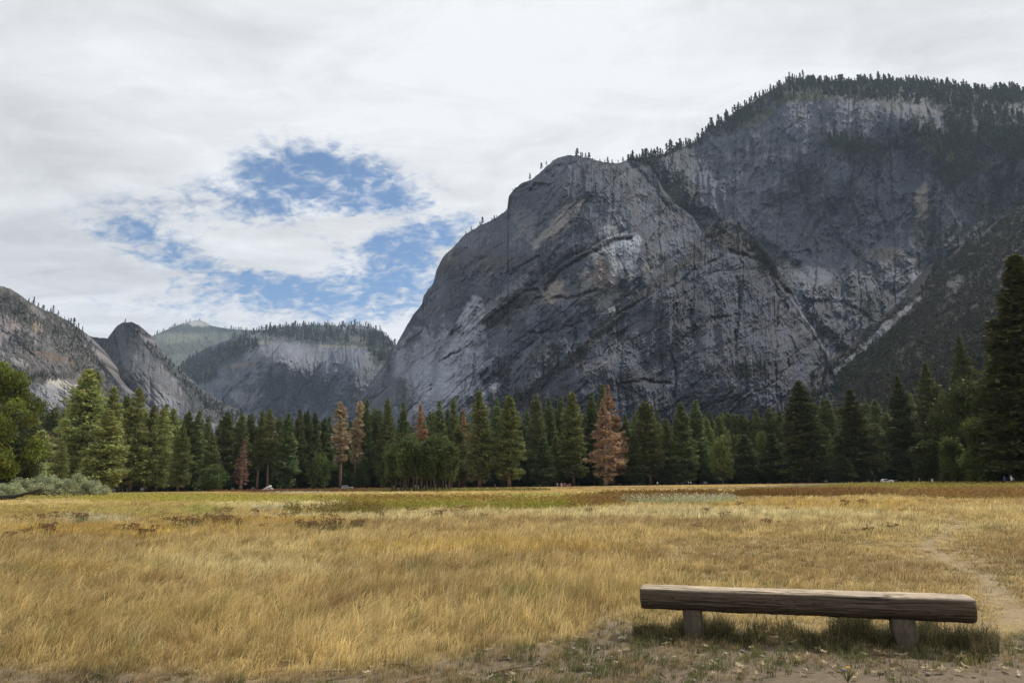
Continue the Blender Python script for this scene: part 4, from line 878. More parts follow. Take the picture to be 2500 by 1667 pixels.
def broadleaf(seed, h=18., r=8., lobes=16, leaves=14000, size=.5, color=(.075, .105, .022), trunkh=.28, tr=.35, lob=(.28, .42), zs=(.3, .95), squash=.8, stems=1, fill=.35, cvar=.25):
    g = np.random.default_rng(seed); tb = MB(); PT = []; CO = []
    cen = []
    for i in range(lobes):
        f = i / max(lobes - 1, 1); z = zs[0] + (zs[1] - zs[0]) * f
        a = i * 2.4 + g.normal(0, .4); env = math.sin(math.pi * min(max((z - zs[0] + .12) / (zs[1] - zs[0] + .22), 0), 1)) ** .6
        rr = r * env * (g.uniform(.25, .75) if lob[0] > .12 else g.uniform(.3, 1.0) * (1 + .25 * math.sin(a * 2 + z * 9)))
        cen.append((rr * math.cos(a), rr * math.sin(a), z * h, r * g.uniform(*lob)))
    vol = np.array([c[3] ** 2 for c in cen]); cnt = (leaves * vol / vol.sum()).astype(int)
    for (x, y, z, q), m in zip(cen, cnt):
        d = g.normal(size=(m, 3)); d /= np.linalg.norm(d, axis=1)[:, None]
        rad = q * np.where(g.uniform(size=m) < fill, g.uniform(.2, 1, m), g.uniform(.8, 1.1, m)) * (1 + .28 * np.sin(d[:, 0] * 6 + seed) * np.cos(d[:, 1] * 5 + z) + .2 * np.sin(d[:, 2] * 9 + x))
        P = d * rad[:, None] * np.array([1, 1, squash]) + np.array([x, y, z])
        P += g.normal(0, .09 * q, (m, 3)); P[:, 2] = np.clip(P[:, 2], .25, h * 1.05)
        PT.append(P); sh = g.uniform(1 - cvar, 1 + cvar); CO.append(np.repeat([[sh]], m, 0) * g.uniform(.7, 1.3, (m, 1)))
    P = np.concatenate(PT); c = np.concatenate(CO)
    V = tris_at(P, size, g, None, 1.0).reshape(-1, 3)
    Cc = np.repeat(np.clip(np.asarray(color) * c * (1 + g.normal(0, .14, (len(P), 1)) * np.array([1.2, .2, -.5])), .004, .7), 3, 0)
    idx = np.arange(len(V)).reshape(-1, 3)
    for s in range(stems):
        bx = g.uniform(-.25, .25) * r * (stems > 1); by = g.uniform(-.2, .2) * r * (stems > 1)
        tb.tube([[bx, by, -.2], [bx * 1.1, by, h * trunkh * .5], [bx * 1.2 + g.normal(0, .2), by, h * trunkh], [bx * 1.3, by, h * .72]], [tr * 1.2, tr, tr * .8, tr * .2], 8, (.07, .055, .045), cap=False)
    for (x, y, z, q) in cen[::1]:
        z0 = min(h * trunkh * g.uniform(.8, 1.3), z * .9)
        tb.tube([[0, 0, z0], [x * .45, y * .45, (z0 + z) * .5 + .3], [x, y, z]], [tr * .45, tr * .28, .04], 5, (.13, .11, .09), cap=False)
    crown = mk('crown', V, [idx], M_broad, Cc); trunk = tb.build('trunk', M_bark, smooth=True)
    return dict(crown=crown, trunk=trunk, h=h, r=r)

used = set()
def plant(pr, name, X, Y, h, w, label, cat='tree', group=None, rz=None, tilt=0.0):
    e = empty(name, (X, Y, 0), random.uniform(0, 6.28) if rz is None else rz, label, cat, group)
    e.rotation_euler = (random.gauss(0, .012), tilt + random.gauss(0, .012), e.rotation_euler[2])
    s = h / pr['h']; k = w / (2 * pr['r'])
    e.scale = (k, k, s)
    for key in ('crown', 'trunk'):
        src = pr[key]
        if id(src) in used: o = src.copy(); col.objects.link(o)
        else: o = src; used.add(id(src))
        o.parent = e
    return e

def px_tree(pr, name, x, ytop, wpx, D, label, cat='tree', group=None, tilt=0.0):
    p = at(x, ytop, D)
    return plant(pr, name, p[0], D, p[2], wpx / F * D * (1.28 if pr.get('con') else 1.0), label, cat, group, tilt=tilt)

GRN = [(.128, .152, .052), (.108, .135, .050), (.118, .136, .054), (.098, .122, .048)]
PINES = [conifer(s, r=4.4, cb=.10, leaves=13000, size=.5, nb=260 + 10 * (s % 3), color=GRN[s % 4], lump=.2, pw=.52 + .06 * (s % 3), droop=.12 + .06 * (s % 3)) for s in range(1, 7)]
FIRS = [conifer(20 + s, r=3.2, cb=.06, leaves=11000, nb=300, color=(.10, .135, .055), pw=.6, droop=.28, lump=.1, size=.55) for s in range(3)]
TALL = [conifer(30 + s, r=3.6, cb=.34, leaves=8500, size=.5, nb=180, color=GRN[s % 4], pw=.55, lump=.25, droop=.1) for s in range(3)]
LITE = [conifer(40 + s, r=4.6, cb=.08, leaves=15000, size=.48, nb=300, color=(.165, .19, .068), pw=.55, lump=.2, tip=1.6, droop=.1) for s in range(3)]  # paler needles paint the sun onto the left-hand pines
TAN = [conifer(50 + s, r=3.2, cb=.30, leaves=4800, nb=110, color=(.37, .29, .19), tip=1.25, pw=.45, lump=.25, dead=True, size=.6, droop=.15) for s in range(2)]
ORA = [conifer(60 + s, r=4.6, cb=.12, leaves=6500, nb=150, color=(.28, .175, .105), tip=1.25, pw=.8, lump=.15, dead=True, size=.55, droop=.15) for s in range(2)]
PNK = [conifer(64, r=5.4, cb=.10, leaves=4700, nb=150, color=(.29, .20, .13), tip=1.3, pw=.85, lump=.2, dead=True, size=.55, droop=.2, trunkc=(.24, .19, .15))]
BARE = [conifer(70 + s, r=2.6, cb=.12, leaves=1500, nb=130, color=(.22, .12, .09), pw=.8, dead=True, size=.5, droop=.1, trunkc=(.2, .15, .13)) for s in range(2)]

# front-row trees read from the photo: x of the top, y of the top, crown width, distance, kind
FR = [(101, 1051, 72, 215, 'lite'), (129, 1060, 22, 222, 'bare'), (143, 1087, 20, 218, 'bare'), (155, 1078, 30, 212, 'lite'),
      (218, 903, 104, 240, 'lite'), (246, 904, 60, 252, 'lite'), (268, 1000, 84, 228, 'lite'), (283, 945, 60, 248, 'lite'), (310, 964, 44, 262, 'pine'), (342, 949, 66, 240, 'lite'), (377, 991, 50, 250, 'lite'), (399, 994, 56, 245, 'lite'), (423, 998, 50, 255, 'lite'),
      (447, 1040, 44, 238, 'lite'), (461, 1002, 44, 262, 'pine'), (485, 1004, 42, 262, 'fir'), (520, 1057, 44, 250, 'pine'), (555, 1006, 46, 275, 'pine'), (593, 1013, 46, 280, 'pine'), (595, 1073, 34, 246, 'bare'), (612, 1012, 38, 285, 'pine'),
      (636, 1045, 34, 258, 'tall'), (643, 1003, 42, 285, 'pine'), (664, 1000, 42, 260, 'tall'), (707, 1010, 46, 262, 'fir'), (734, 999, 40, 275, 'pine'), (751, 1002, 42, 280, 'pine'), (768, 1010, 38, 285, 'fir'), (791, 1020, 44, 290, 'pine'),
      (838, 983, 40, 262, 'tan'), (871, 979, 32, 268, 'tan'), (896, 976, 36, 272, 'fir'), (911, 1003, 30, 290, 'pine'), (927, 1003, 30, 290, 'fir'), (951, 972, 42, 275, 'pine'), (984, 984, 36, 272, 'fir'), (1031, 990, 52, 252, 'orange'), (1055, 1009, 30, 285, 'fir'),
      (1076, 981, 40, 270, 'fir'), (1095, 1000, 30, 285, 'pine'), (1110, 971, 40, 275, 'pine'), (1122, 1045, 48, 255, 'pine'), (1131, 1000, 36, 262, 'orange'), (1171, 955, 66, 245, 'pine'), (1214, 972, 40, 285, 'fir'), (1241, 967, 68, 245, 'pine'), (1268, 1010, 30, 290, 'fir'),
      (1308, 967, 46, 275, 'pine'), (1325, 1068, 46, 255, 'fir'), (1339, 971, 40, 285, 'fir'), (1368, 966, 40, 290, 'pine'), (1394, 958, 62, 270, 'pine'), (1443, 961, 48, 280, 'fir'), (1474, 941, 44, 300, 'fir'), (1487, 946, 74, 268, 'orange'), (1471, 979, 84, 250, 'pink'),
      (1528, 1013, 34, 285, 'fir'), (1549, 1063, 44, 258, 'fir'), (1548, 1010, 34, 292, 'pine'), (1577, 977, 64, 262, 'pine'), (1625, 1022, 44, 270, 'pine'), (1664, 984, 54, 262, 'fir'), (1699, 979, 48, 270, 'fir'), (1757, 1016, 46, 285, 'pine'), (1791, 1010, 40, 290, 'pine'), (1813, 1011, 40, 290, 'pine'),
      (1819, 1062, 54, 262, 'fir'), (1848, 996, 40, 290, 'pine'), (1874, 994, 44, 288, 'pine'), (1884, 1060, 60, 258, 'fir'), (1899, 1000, 46, 285, 'pine'), (1951, 931, 100, 245, 'dark'), (2003, 975, 50, 290, 'pine'), (2022, 976, 44, 290, 'pine'), (2079, 952, 88, 250, 'dark'), (2054, 1109, 46, 240, 'fir'),
      (2136, 974, 56, 290, 'pine'), (2160, 1010, 50, 280, 'pine'), (2191, 921, 72, 250, 'dark'), (2222, 960, 44, 280, 'pine'), (2258, 890, 84, 240, 'dark'), (2336, 822, 76, 250, 'brownish'), (2410, 862, 70, 240, 'dark'), (2470, 626, 200, 135, 'giant'), (2545, 740, 220, 140, 'giant')]
GIANT = [conifer(80, r=4.2, h=30, cb=.03, leaves=34000, nb=420, color=(.050, .058, .022), pw=.72, droop=.25, lump=.12, size=.42, tip=1.6)]
DARK = [conifer(84 + s, r=4.6, cb=.05, leaves=17000, size=.48, nb=320, color=(.075, .09, .036), pw=.68, droop=.22, lump=.16) for s in range(2)]
KIND = {'pine': (PINES, 'pine_tree', 'full green pine'), 'fir': (FIRS, 'fir_tree', 'narrow dark green fir'), 'tall': (TALL, 'pine_tree', 'pine with long bare trunk'), 'lite': (LITE, 'pine_tree', 'sunlit light green pine'),
        'tan': (TAN, 'dead_pine', 'dead pine with pale tan needles'), 'orange': (ORA, 'dead_pine', 'dead pine with rusty orange needles'), 'pink': (PNK, 'dead_pine', 'broad faded brown dead pine'),
        'bare': (BARE, 'dead_pine', 'thin reddish dead pine'), 'dark': (DARK, 'pine_tree', 'big dark conical pine'), 'giant': (GIANT, 'pine_tree', 'towering dark pine'), 'brownish': (DARK, 'pine_tree', 'brownish sparse pine')}
ORD = ['first', 'second', 'third', 'fourth', 'fifth', 'sixth', 'seventh', 'eighth', 'ninth', 'tenth', 'eleventh', 'twelfth', 'thirteenth', 'fourteenth', 'fifteenth']
LM = [(50, 'the left-edge oak'), (854, 'the two tan dead pines'), (1031, 'the cottonwood clump'), (1480, 'the paired dead pines'), (1951, 'the forward big conical pine'), (2470, 'the towering edge pine')]
SPECIAL = {(218, 903): 'tallest sunlit pine of the left group, broad light green crown', (838, 983): 'left one of two pale tan dead pines, long bare trunk', (871, 979): 'right one of two pale tan dead pines beside a green fir',
           (1031, 990): 'rusty orange dead pine rising behind the cottonwood clump', (1131, 1000): 'orange dead pine top peeking out left of the tall front pine', (1487, 946): 'tallest rusty orange dead pine, behind the faded brown one',
           (1951, 931): 'big dark conical pine standing forward at the right of the meadow', (2470, 626): 'towering dark pine at the right edge, tallest in view', (2545, 740): 'dark pine cut off by the right edge behind the towering pine',
           (2336, 822): 'brownish sparse pine rising above the dark oak', (1171, 955): 'tall pine with clear trunk first right of the cottonwood clump, at meadow edge', (1241, 967): 'tall full pine with clear trunk at meadow edge, second forward one right of the cottonwoods',
           (1474, 941): 'dark fir top showing behind the paired dead pines', (155, 1078): 'small light green pine with bare lower trunk beside the reddish dead pines', (595, 1073): 'thin reddish dead pine left of the bare-trunked pines',
           (2054, 1109): 'small dark young fir in front of the third big dark pine', (101, 1051): 'light green conical pine right behind the left-edge oak'}
def labels():
    out = {}
    cnt = {}
    for t in sorted(FR):
        key = (t[0], t[1])
        if key in SPECIAL: out[key] = SPECIAL[key]; continue
        lm = [l for l in LM if l[0] <= t[0]][-1]; k = (t[4], lm[1]); cnt[k] = cnt.get(k, 0) + 1
        out[key] = f"{KIND[t[4]][2]}, {ORD[cnt[k] - 1]} such right of {lm[1]}"
    return out
LAB = labels()
for i, (x, yt_, w, D, k) in enumerate(FR):
    pr, nm, _ = KIND[k]
    px_tree(pr[i % len(pr)], nm, x, yt_, w * 1.12, D, LAB[(x, yt_)], 'dead tree' if 'dead' in nm else 'tree', tilt=-.0 if k != 'tan' else -.03)

# deeper rows of the wood
def rows():
    r = random.Random(3); n = 0
    for D, step, lo, hi in ((285, 27, 1030, 1090), (318, 24, 1015, 1060), (350, 26, 1010, 1050), (385, 30, 1008, 1045)):
        x = -90 + r.uniform(0, 20)
        while x < 2620:
            side = 1 if x > 1900 else 0
            yt_ = r.uniform(lo - 12, hi + 22) - (18 if side else 0) - (14 if x < 420 else 0) + (14 if 440 < x < 830 else 0)
            k = r.random()
            pr = PINES if k < .5 else FIRS if k < .93 else TALL
            p = r.choice(pr); nm = 'fir_tree' if pr is FIRS else 'pine_tree'
            DD = D + r.uniform(-12, 12)
            px_tree(p, nm, x, yt_, r.uniform(32, 64), DD, 'green conifer standing in the deeper rows of the wood behind the front trees', 'tree', 'conifers deep in the wood')
            x += step * r.uniform(.7, 1.3)
    # young undergrowth conifers at the foot of the wood
    x = 330
    while x < 2500:
        if not (940 < x < 1110):
            px_tree(r.choice(FIRS), 'young_conifer', x, r.uniform(1118, 1160), r.uniform(22, 40), r.uniform(262, 290), 'young dark conifer at the shaded foot of the wood', 'tree', 'young conifers at the foot of the wood')
        x += r.uniform(18, 55)
rows()

# broadleaf trees
OAK = broadleaf(3, h=22, r=9.5, lobes=60, leaves=26000, size=.40, color=(.12, .15, .025), fill=.12, cvar=.5, lob=(.10, .19), zs=(.14, .93), trunkh=.2)
OAK2 = broadleaf(5, h=18, r=9, lobes=50, leaves=22000, size=.42, color=(.045, .056, .015), fill=.25, cvar=.4, lob=(.15, .28), zs=(.16, .9), trunkh=.2)  # leaf colour lowered so the crown looks shaded
RND = broadleaf(7, h=10, r=5, lobes=14, leaves=8000, size=.5, color=(.085, .12, .032), lob=(.35, .5), zs=(.2, .8), trunkh=.15)
RND2 = broadleaf(18, h=10, r=5, lobes=20, leaves=9000, size=.42, color=(.075, .094, .024), lob=(.22, .36), zs=(.12, .85), trunkh=.12, cvar=.4)
DRK = broadleaf(17, h=10, r=5, lobes=22, leaves=9000, size=.42, color=(.05, .064, .018), lob=(.22, .36), zs=(.12, .85), trunkh=.12, cvar=.4)
YEL = broadleaf(8, h=12, r=5, lobes=14, leaves=7000, size=.5, color=(.14, .17, .05), lob=(.3, .45), zs=(.25, .85), trunkh=.2)
COT = [broadleaf(10 + s, h=12, r=2.6, lobes=16, leaves=7000, size=.34, color=(.085, .115, .042), cvar=.35, lob=(.34, .52), zs=(.36, .93), trunkh=.45, tr=.17, squash=1.1, stems=2) for s in range(3)]
p = at(-10, 880, 128)
plant(OAK, 'oak_tree', p[0] + .5, 128, p[2] + .3, 21, 'leafy bright green oak cut off by the left edge of the meadow', 'tree', rz=1.0)
p = at(40, 1060, 134); plant(OAK2, 'oak_tree', p[0], 134, p[2], 13, 'lower yellowish oak in front under the left-edge oak crown', 'tree', rz=2.2)
BL = [(2365, 926, 215, 178, OAK2, 'oak_tree', 'large dark oak below the towering right-edge pine'), (2322, 1066, 90, 160, RND2, 'small_oak', 'small round olive oak in front of the large dark oak'), (2470, 1055, 130, 150, OAK2, 'oak_tree', 'leafy dark oak at the right edge beside the cyclist'),
      (2258, 1070, 90, 185, DRK, 'small_oak', 'dark rounded oak between the white car and the large oak'), (2430, 1100, 120, 150, DRK, 'small_oak', 'low dark oak beneath the large dark oak'),
      (2385, 1020, 130, 152, RND2, 'small_oak', 'rounded dark olive oak directly left of the towering edge pine'),
      (525, 1133, 56, 238, RND, 'small_oak', 'low round olive tree at the meadow edge left of centre'), (462, 1092, 56, 262, RND, 'small_oak', 'rounded green tree behind the low round olive tree'), (783, 1104, 54, 252, RND, 'small_oak', 'rounded dark tree left of the tan dead pines'),
      (1758, 1062, 66, 258, YEL, 'aspen_tree', 'pale yellow-green leafy tree, leftmost of the leafy trees at right'), (1795, 1062, 50, 285, YEL, 'aspen_tree', 'yellowish leafy tree between dark firs'), (2014, 1060, 60, 275, YEL, 'aspen_tree', 'yellow-green leafy tree behind the small young fir'),
      (1857, 1053, 40, 280, YEL, 'aspen_tree', 'yellow-green leafy crown between two firs left of the big pine'), (2200, 1115, 34, 250, YEL, 'aspen_tree', 'small bright yellow-green tree behind the white car'), (1528, 1085, 40, 275, RND, 'small_oak', 'leafy green tree right of the paired dead pines'),
      (950, 1090, 50, 262, RND, 'small_oak', 'dark rounded tree touching the cottonwood clump on its left'), (862, 1100, 70, 275, RND, 'small_oak', 'shaded rounded tree behind the tan dead pines'), (1475, 1148, 26, 252, RND, 'small_oak', 'bushy little tree at the foot of the paired dead pines'), (1395, 1090, 80, 285, RND, 'small_oak', 'shaded leafy tree behind the red car'),
      (620, 1060, 44, 290, YEL, 'aspen_tree', 'light green leafy crown behind the thin reddish dead pine')]
for (x, yt_, w, D, pr, nm, lb) in BL: px_tree(pr, nm, x, yt_, w, D, lb)
# cottonwood clump standing out in the meadow
rc = random.Random(9)
cw = [(962, 1105, 30, 'left end'), (975, 1085, 34, ''), (990, 1066, 38, 'tallest left'), (1004, 1068, 36, ''), (1016, 1085, 34, ''), (1030, 1098, 32, ''), (1042, 1080, 34, ''), (1056, 1070, 38, ''), (1070, 1066, 38, ''), (1084, 1072, 36, ''), (1096, 1088, 34, ''), (1101, 1112, 28, '')]
for i, (x, yt_, w, _) in enumerate(cw):
    yt_ -= 4
    D = 150 + rc.uniform(-5, 6)
    D -= 0
    lb = f'green cottonwood in the clump out in the meadow, {ORD[i]} from its left end'
    px_tree(COT[i % 3], 'cottonwood_tree', x, yt_, w * 1.7, D, lb, 'tree', 'cottonwoods in the meadow clump')

# willow and sage shrubs, left
SHR = [broadleaf(90 + s, h=4, r=3, lobes=26, leaves=7000, size=.22, color=(.31, .34, .20) if s else (.33, .38, .17), lob=(.16, .34), zs=(.10, .85), trunkh=.1, tr=.06, fill=.4, cvar=.35) for s in range(3)]
for i, (x, yt_, w, D, lb) in enumerate([(93, 1127, 60, 150, 'light yellow-green rounded willow above the sage shrubs'), (60, 1168, 70, 122, 'grey-green sage shrub behind the fallen dark branch'), (20, 1180, 70, 118, 'grey-green sage shrub at the left edge'), (112, 1160, 66, 124, 'grey-green sage shrub above the tip of the fallen branch'),
        (150, 1168, 60, 120, 'grey-green sage shrub in the middle of the shrub row'), (196, 1157, 50, 126, 'tallest grey-green sage shrub right of the row middle'), (226, 1172, 52, 122, 'grey-green sage shrub next to the last of the row'), (250, 1184, 40, 120, 'low sage shrub ending the row on the right')]):
    px_tree(SHR[0 if i == 0 else 1 + i % 2], 'willow_shrub' if i == 0 else 'sage_shrub', x, yt_, w * 1.15, D, lb, 'shrub')

# ------------------------------------------------------------------ small conifers and brush on the mountains
def mini(seed, n=70):
    g = np.random.default_rng(seed); h = 1.0
    u = g.uniform(.06, 1, n) ** .9; r = .17 * (1 - u) ** .8 * g.uniform(.5, 1.25, n) + .01; a = g.uniform(0, 6.283, n)
    P = np.stack([r * np.cos(a), r * np.sin(a), u], -1)
    T = tris_at(P, np.full(n, .17), g, np.stack([np.cos(a), np.sin(a), -.2 * np.ones(n)], -1)).reshape(-1, 3)
    st = np.array([[-.02, 0, -.1], [.02, 0, -.1], [0, 0, .95], [0, -.02, -.1], [0, .02, -.1], [0, 0, .95]])
    return np.concatenate([T, st])
MINI = [mini(s) for s in range(8)]
M_mini = mat('far_needles', rough=.95, spec=.05, trans=.1)

def scatter_mini(name, pts, hs, c, label=None, n_single=0, sname=None, slabel=None, sgroup=None):
    """pts Nx3; the first n_single become trees of their own, the rest one stand"""
    g = np.random.default_rng(len(pts))
    if n_single:
        protos = []
        for k in range(6):
            V = MINI[k]; protos.append(mk(sname, V, [np.arange(len(V)).reshape(-1, 3)], M_mini, np.clip(np.asarray(c) * g.uniform(.8, 1.2, (len(V), 1)), 0, 1)))
        for i in range(n_single):
            o = protos[i % 6] if i < 6 else protos[i % 6].copy()
            if i >= 6: col.objects.link(o)
            o.location = pts[i]; o.location.z -= hs[i] * .06; s = hs[i]; w = s * random.uniform(.8, 1.25); o.scale = (w, w, s); o.rotation_euler = (0, 0, random.uniform(0, 6.28))
            tag(o, slabel, 'tree', sgroup)
    pts = pts[n_single:]; hs = hs[n_single:]
    if not len(pts): return
    VV = []; CC = []
    for i in range(len(pts)):
        V = MINI[i % 8]; a = g.uniform(0, 6.28); ca, sa = math.cos(a), math.sin(a); w = hs[i] * g.uniform(.8, 1.3)
        V2 = np.stack([(V[:, 0] * ca - V[:, 1] * sa) * w, (V[:, 0] * sa + V[:, 1] * ca) * w, (V[:, 2] - .06) * hs[i]], -1) + pts[i]
        VV.append(V2); CC.append(np.asarray(c) * g.uniform(.65, 1.35) * g.uniform(.85, 1.15, (len(V), 1)))
    V = np.concatenate(VV); tag(mk(name, V, [np.arange(len(V)).reshape(-1, 3)], M_mini, np.concatenate(CC)), label, 'trees', kind='stuff')

def area(mname, zones, n, thr=0.0, sc=30, seed=1):
    g = np.random.default_rng(seed); xs, yt, look = PX[mname]; out = []
    w = np.array([z[2] * z[3] for z in zones], float); w /= w.sum()
    for (cx, cy, rx, ry, ang), m in zip([z[:5] for z in zones], (w * n).astype(int)):
        a = g.uniform(0, 6.283, m); q = np.sqrt(g.uniform(0, 1, m)); u = q * np.cos(a) * rx; v = q * np.sin(a) * ry; t = math.radians(ang)
        x = cx + u * math.cos(t) - v * math.sin(t); y = cy + u * math.sin(t) + v * math.cos(t)
        k = (fbm(x / sc, y / sc, seed, 3) > thr) & (y > np.interp(x, xs, yt) + 1)
        out.append(look(x[k], y[k]))
    return np.concatenate(out)

def skyline(mname, x0, x1, step, seed=1, depth=(0, 6), dens=None):
    g = np.random.default_rng(seed); xs, yt, look = PX[mname]; x = []; c = x0
    while c < x1:
        d = 1.0 if dens is None else np.interp(c, *dens)
        c += step * g.uniform(.3, 1.7) / max(d, .05); x.append(c)
    x = np.array(x); return look(x, np.interp(x, xs, yt) + g.uniform(*depth, len(x)))
def rnd_h(n, lo, hi, seed=0): return np.random.default_rng(seed).uniform(lo, hi, n) * np.random.default_rng(seed + 1).choice([.45, .6, .8, 1, 1.15], n)

DG = (.036, .048, .024)
p = skyline('great_wall', 1650, 2640, 4.3, 2, (0, 7)); hs = rnd_h(len(p), 16, 36, 3)
far_first = np.argsort(-hs)[:190]; rest = np.setdiff1d(np.arange(len(p)), far_first)
scatter_mini('rim_forest', np.concatenate([p[far_first], p[rest]]), np.concatenate([hs[far_first], hs[rest]]), DG, 'dense dark conifers crowding the top of the great wall', len(far_first), 'rim_conifer', 'dark conifer on the skyline of the highest wall', 'conifers along the skyline of the highest wall')
p = area('great_wall', [(2240, 220, 330, 34, 3), (2240, 214, 330, 30, 3), (1840, 268, 90, 20, -36), (1730, 330, 60, 12, -36), (2420, 320, 120, 60, 20), (2330, 400, 50, 60, 10), (2300, 352, 90, 18, 25), (2090, 365, 80, 24, 20), (1950, 220, 90, 14, -20)], 3000, -.25, 30, 4)
scatter_mini('upper_forest', p, rnd_h(len(p), 14, 32, 5), DG, 'dark conifer forest covering the top of the highest wall')
p = area('great_wall', [(2310, 375, 70, 14, 20), (1860, 285, 60, 10, -30), (1960, 240, 70, 10, -4), (2390, 400, 50, 12, 30), (2270, 330, 50, 16, 30)], 150, -.3, 20, 6)
scatter_mini('ledge_conifers', p, rnd_h(len(p), 16, 30, 7), (.10, .12, .04), 'yellowish green conifers catching light on the ledges of the highest wall')  # sunlight on these ledges put into a lighter needle colour
p = area('great_wall', [(2370, 640, 90, 90, 0), (1970, 450, 40, 50, 10), (1680, 480, 24, 50, -30), (2420, 480, 110, 60, 0), (2270, 560, 30, 50, 0), (2140, 775, 40, 18, 20), (2330, 560, 60, 30, -30), (2060, 850, 70, 20, -20), (2440, 560, 60, 60, 0), (1600, 440, 30, 50, -40)], 520, -.05, 30, 8)
scatter_mini('wall_conifers', p, rnd_h(len(p), 9, 22, 9), DG, 'scattered conifers clinging to ledges of the highest wall')
p = skyline('main_cliff', 1396, 1600, 6.0, 10, (0, 4), ([1396, 1430, 1500, 1530, 1600], [1.0, 1.0, .5, 1.2, 1.5])); q = skyline('main_cliff', 1130, 1240, 14, 11, (0, 2)); q2 = at(np.array([1322, 1334, 1294]), np.array([412, 403, 438]), 1450)
p = np.concatenate([p, q, q2]); hs = rnd_h(len(p), 9, 17, 12)
scatter_mini('x', p, hs, DG, None, len(p), 'cliff_top_pine', 'small pine on the rim of the central cliff', 'pines along the rim of the central cliff')
p = skyline('great_wall', 1530, 1660, 3.2, 13, (0, 10)); hs = rnd_h(len(p), 20, 40, 14)
scatter_mini('x', p, hs, DG, None, len(p), 'notch_conifer', 'dark conifer in the notch behind the central cliff', 'conifers in the notch behind the central cliff')
p = area('front_buttress', [(1790, 570, 60, 18, 25), (1880, 650, 70, 12, 42), (1620, 660, 100, 7, -35), (1480, 780, 110, 8, -42), (1300, 925, 140, 14, -36), (1390, 870, 50, 24, -20), (1250, 985, 80, 18, -25), (1820, 905, 50, 20, 0), (2010, 960, 50, 50, 0)], 700, -.1, 20, 15)
scatter_mini('buttress_conifers', p, rnd_h(len(p), 4, 13, 16), (.040, .046, .022), 'scrubby conifers along the ledges of the front buttress')
p = area('talus_slope', [(2000, 950, 120, 34, -33), (2130, 880, 120, 28, -40), (1900, 1010, 110, 40, 0), (2370, 640, 60, 60, 0)], 700, -.1, 20, 17)
scatter_mini('talus_trees', p, rnd_h(len(p), 5, 12, 18), (.045, .068, .02), 'green scrub trees at the foot of the talus slope')
p = skyline('far_cliff', 560, 960, 3.2, 19, (0, 5)); hs = rnd_h(len(p), 22, 44, 20); o_ = np.argsort(-hs); k = 70
scatter_mini('far_rim_forest', p[o_], hs[o_], (.035, .045, .028), 'conifers along the rim of the distant plateau', k, 'far_rim_conifer', 'tiny conifer on the skyline of the distant plateau', 'conifers on the skyline of the distant plateau')
p = area('far_cliff', [(800, 818, 160, 18, 2), (540, 868, 100, 22, -22), (450, 900, 80, 40, 12), (930, 850, 40, 28, 38), (700, 812, 110, 10, 2)], 1500, -.25, 20, 21)
scatter_mini('plateau_forest', p, rnd_h(len(p), 20, 40, 22), (.035, .048, .028), 'dark forest on the distant plateau')
p = skyline('far_dome', 372, 620, 4, 23, (0, 3), ([372, 460, 470, 500, 510, 620], [1, 1, .1, .1, 1, 1])); scatter_mini('dome_forest', p, rnd_h(len(p), 28, 50, 24), (.035, .045, .028), 'forest below the bare summit of the distant dome')
p = skyline('left_slope', 60, 225, 6.5, 25, (0, 3), ([60, 80, 130, 225], [.4, 1.3, 1, .6])); hs = rnd_h(len(p), 10, 22, 26)
scatter_mini('x', p, hs, DG, None, len(p), 'ridge_conifer', 'small conifer on the skyline of the left mountain', 'conifers along the ridge of the left mountain')
p = area('left_slope', [(60, 835, 45, 22, 20), (170, 830, 50, 34, 40), (200, 880, 50, 30, 45), (110, 920, 50, 10, 5), (60, 770, 100, 14, 30), (270, 960, 20, 70, -28), (20, 750, 50, 24, 20)], 900, -.1, 20, 27)
scatter_mini('slope_scrub', p, rnd_h(len(p), 4, 10, 28), (.048, .05, .026), 'dark scrub patches on the left mountain')
p = area('pinnacle_ridge', [(330, 800, 60, 12, 25), (420, 900, 90, 10, 45), (500, 975, 80, 12, 40), (235, 835, 30, 20, 10), (280, 900, 20, 50, -20), (560, 1010, 80, 20, 20)], 600, -.15, 20, 29)
scatter_mini('pinnacle_scrub', p, rnd_h(len(p), 6, 16, 30), (.042, .048, .028), 'dark scrub and conifers on the pinnacle ridge')

def scatter_brush(name, pts, size, cols, label):
    g = np.random.default_rng(3); n = len(pts); K = 9
    P = np.repeat(pts, K, 0) + g.normal(0, 1, (n * K, 3)) * np.repeat(size, K)[:, None] * .45; P[:, 2] += np.repeat(size, K) * .3
    T = tris_at(P, np.repeat(size, K) * .8, g, None, 1.0).reshape(-1, 3)
    ci = g.integers(0, len(cols), n); C = np.array(cols)[ci] * g.uniform(.7, 1.3, (n, 1)); C = np.repeat(C, K * 3, 0)
    tag(mk(name, T, [np.arange(len(T)).reshape(-1, 3)], M_brush, C), label, 'brush', kind='stuff')
p = area('talus_slope', [(2350, 800, 330, 250, -30), (2200, 900, 300, 120, -30), (2450, 600, 150, 120, -30), (2190, 790, 190, 40, -42), (2190, 790, 190, 40, -42), (2400, 590, 190, 50, -30), (2400, 590, 190, 50, -30)], 21000, -.12, 14, 31)
px_, py_ = project(p)
keep = zmask(px_, py_, [(2165, 800, 112, 10, -42), (2060, 890, 84, 7, -40), (2335, 690, 22, 16, -40)], .2, 12, 6) < .3
p = p[keep]
scatter_brush('talus_brush', p, np.random.default_rng(5).uniform(1.6, 4.6, len(p)), [(.04, .032, .024), (.048, .038, .026), (.034, .038, .02), (.065, .05, .034), (.03, .045, .016)], 'dark brown and green brush covering the talus slope')
for _o in list(bpy.data.objects):
    if _o.name.split('.')[0] in ('crown', 'trunk') and _o.parent is None: bpy.data.objects.remove(_o)
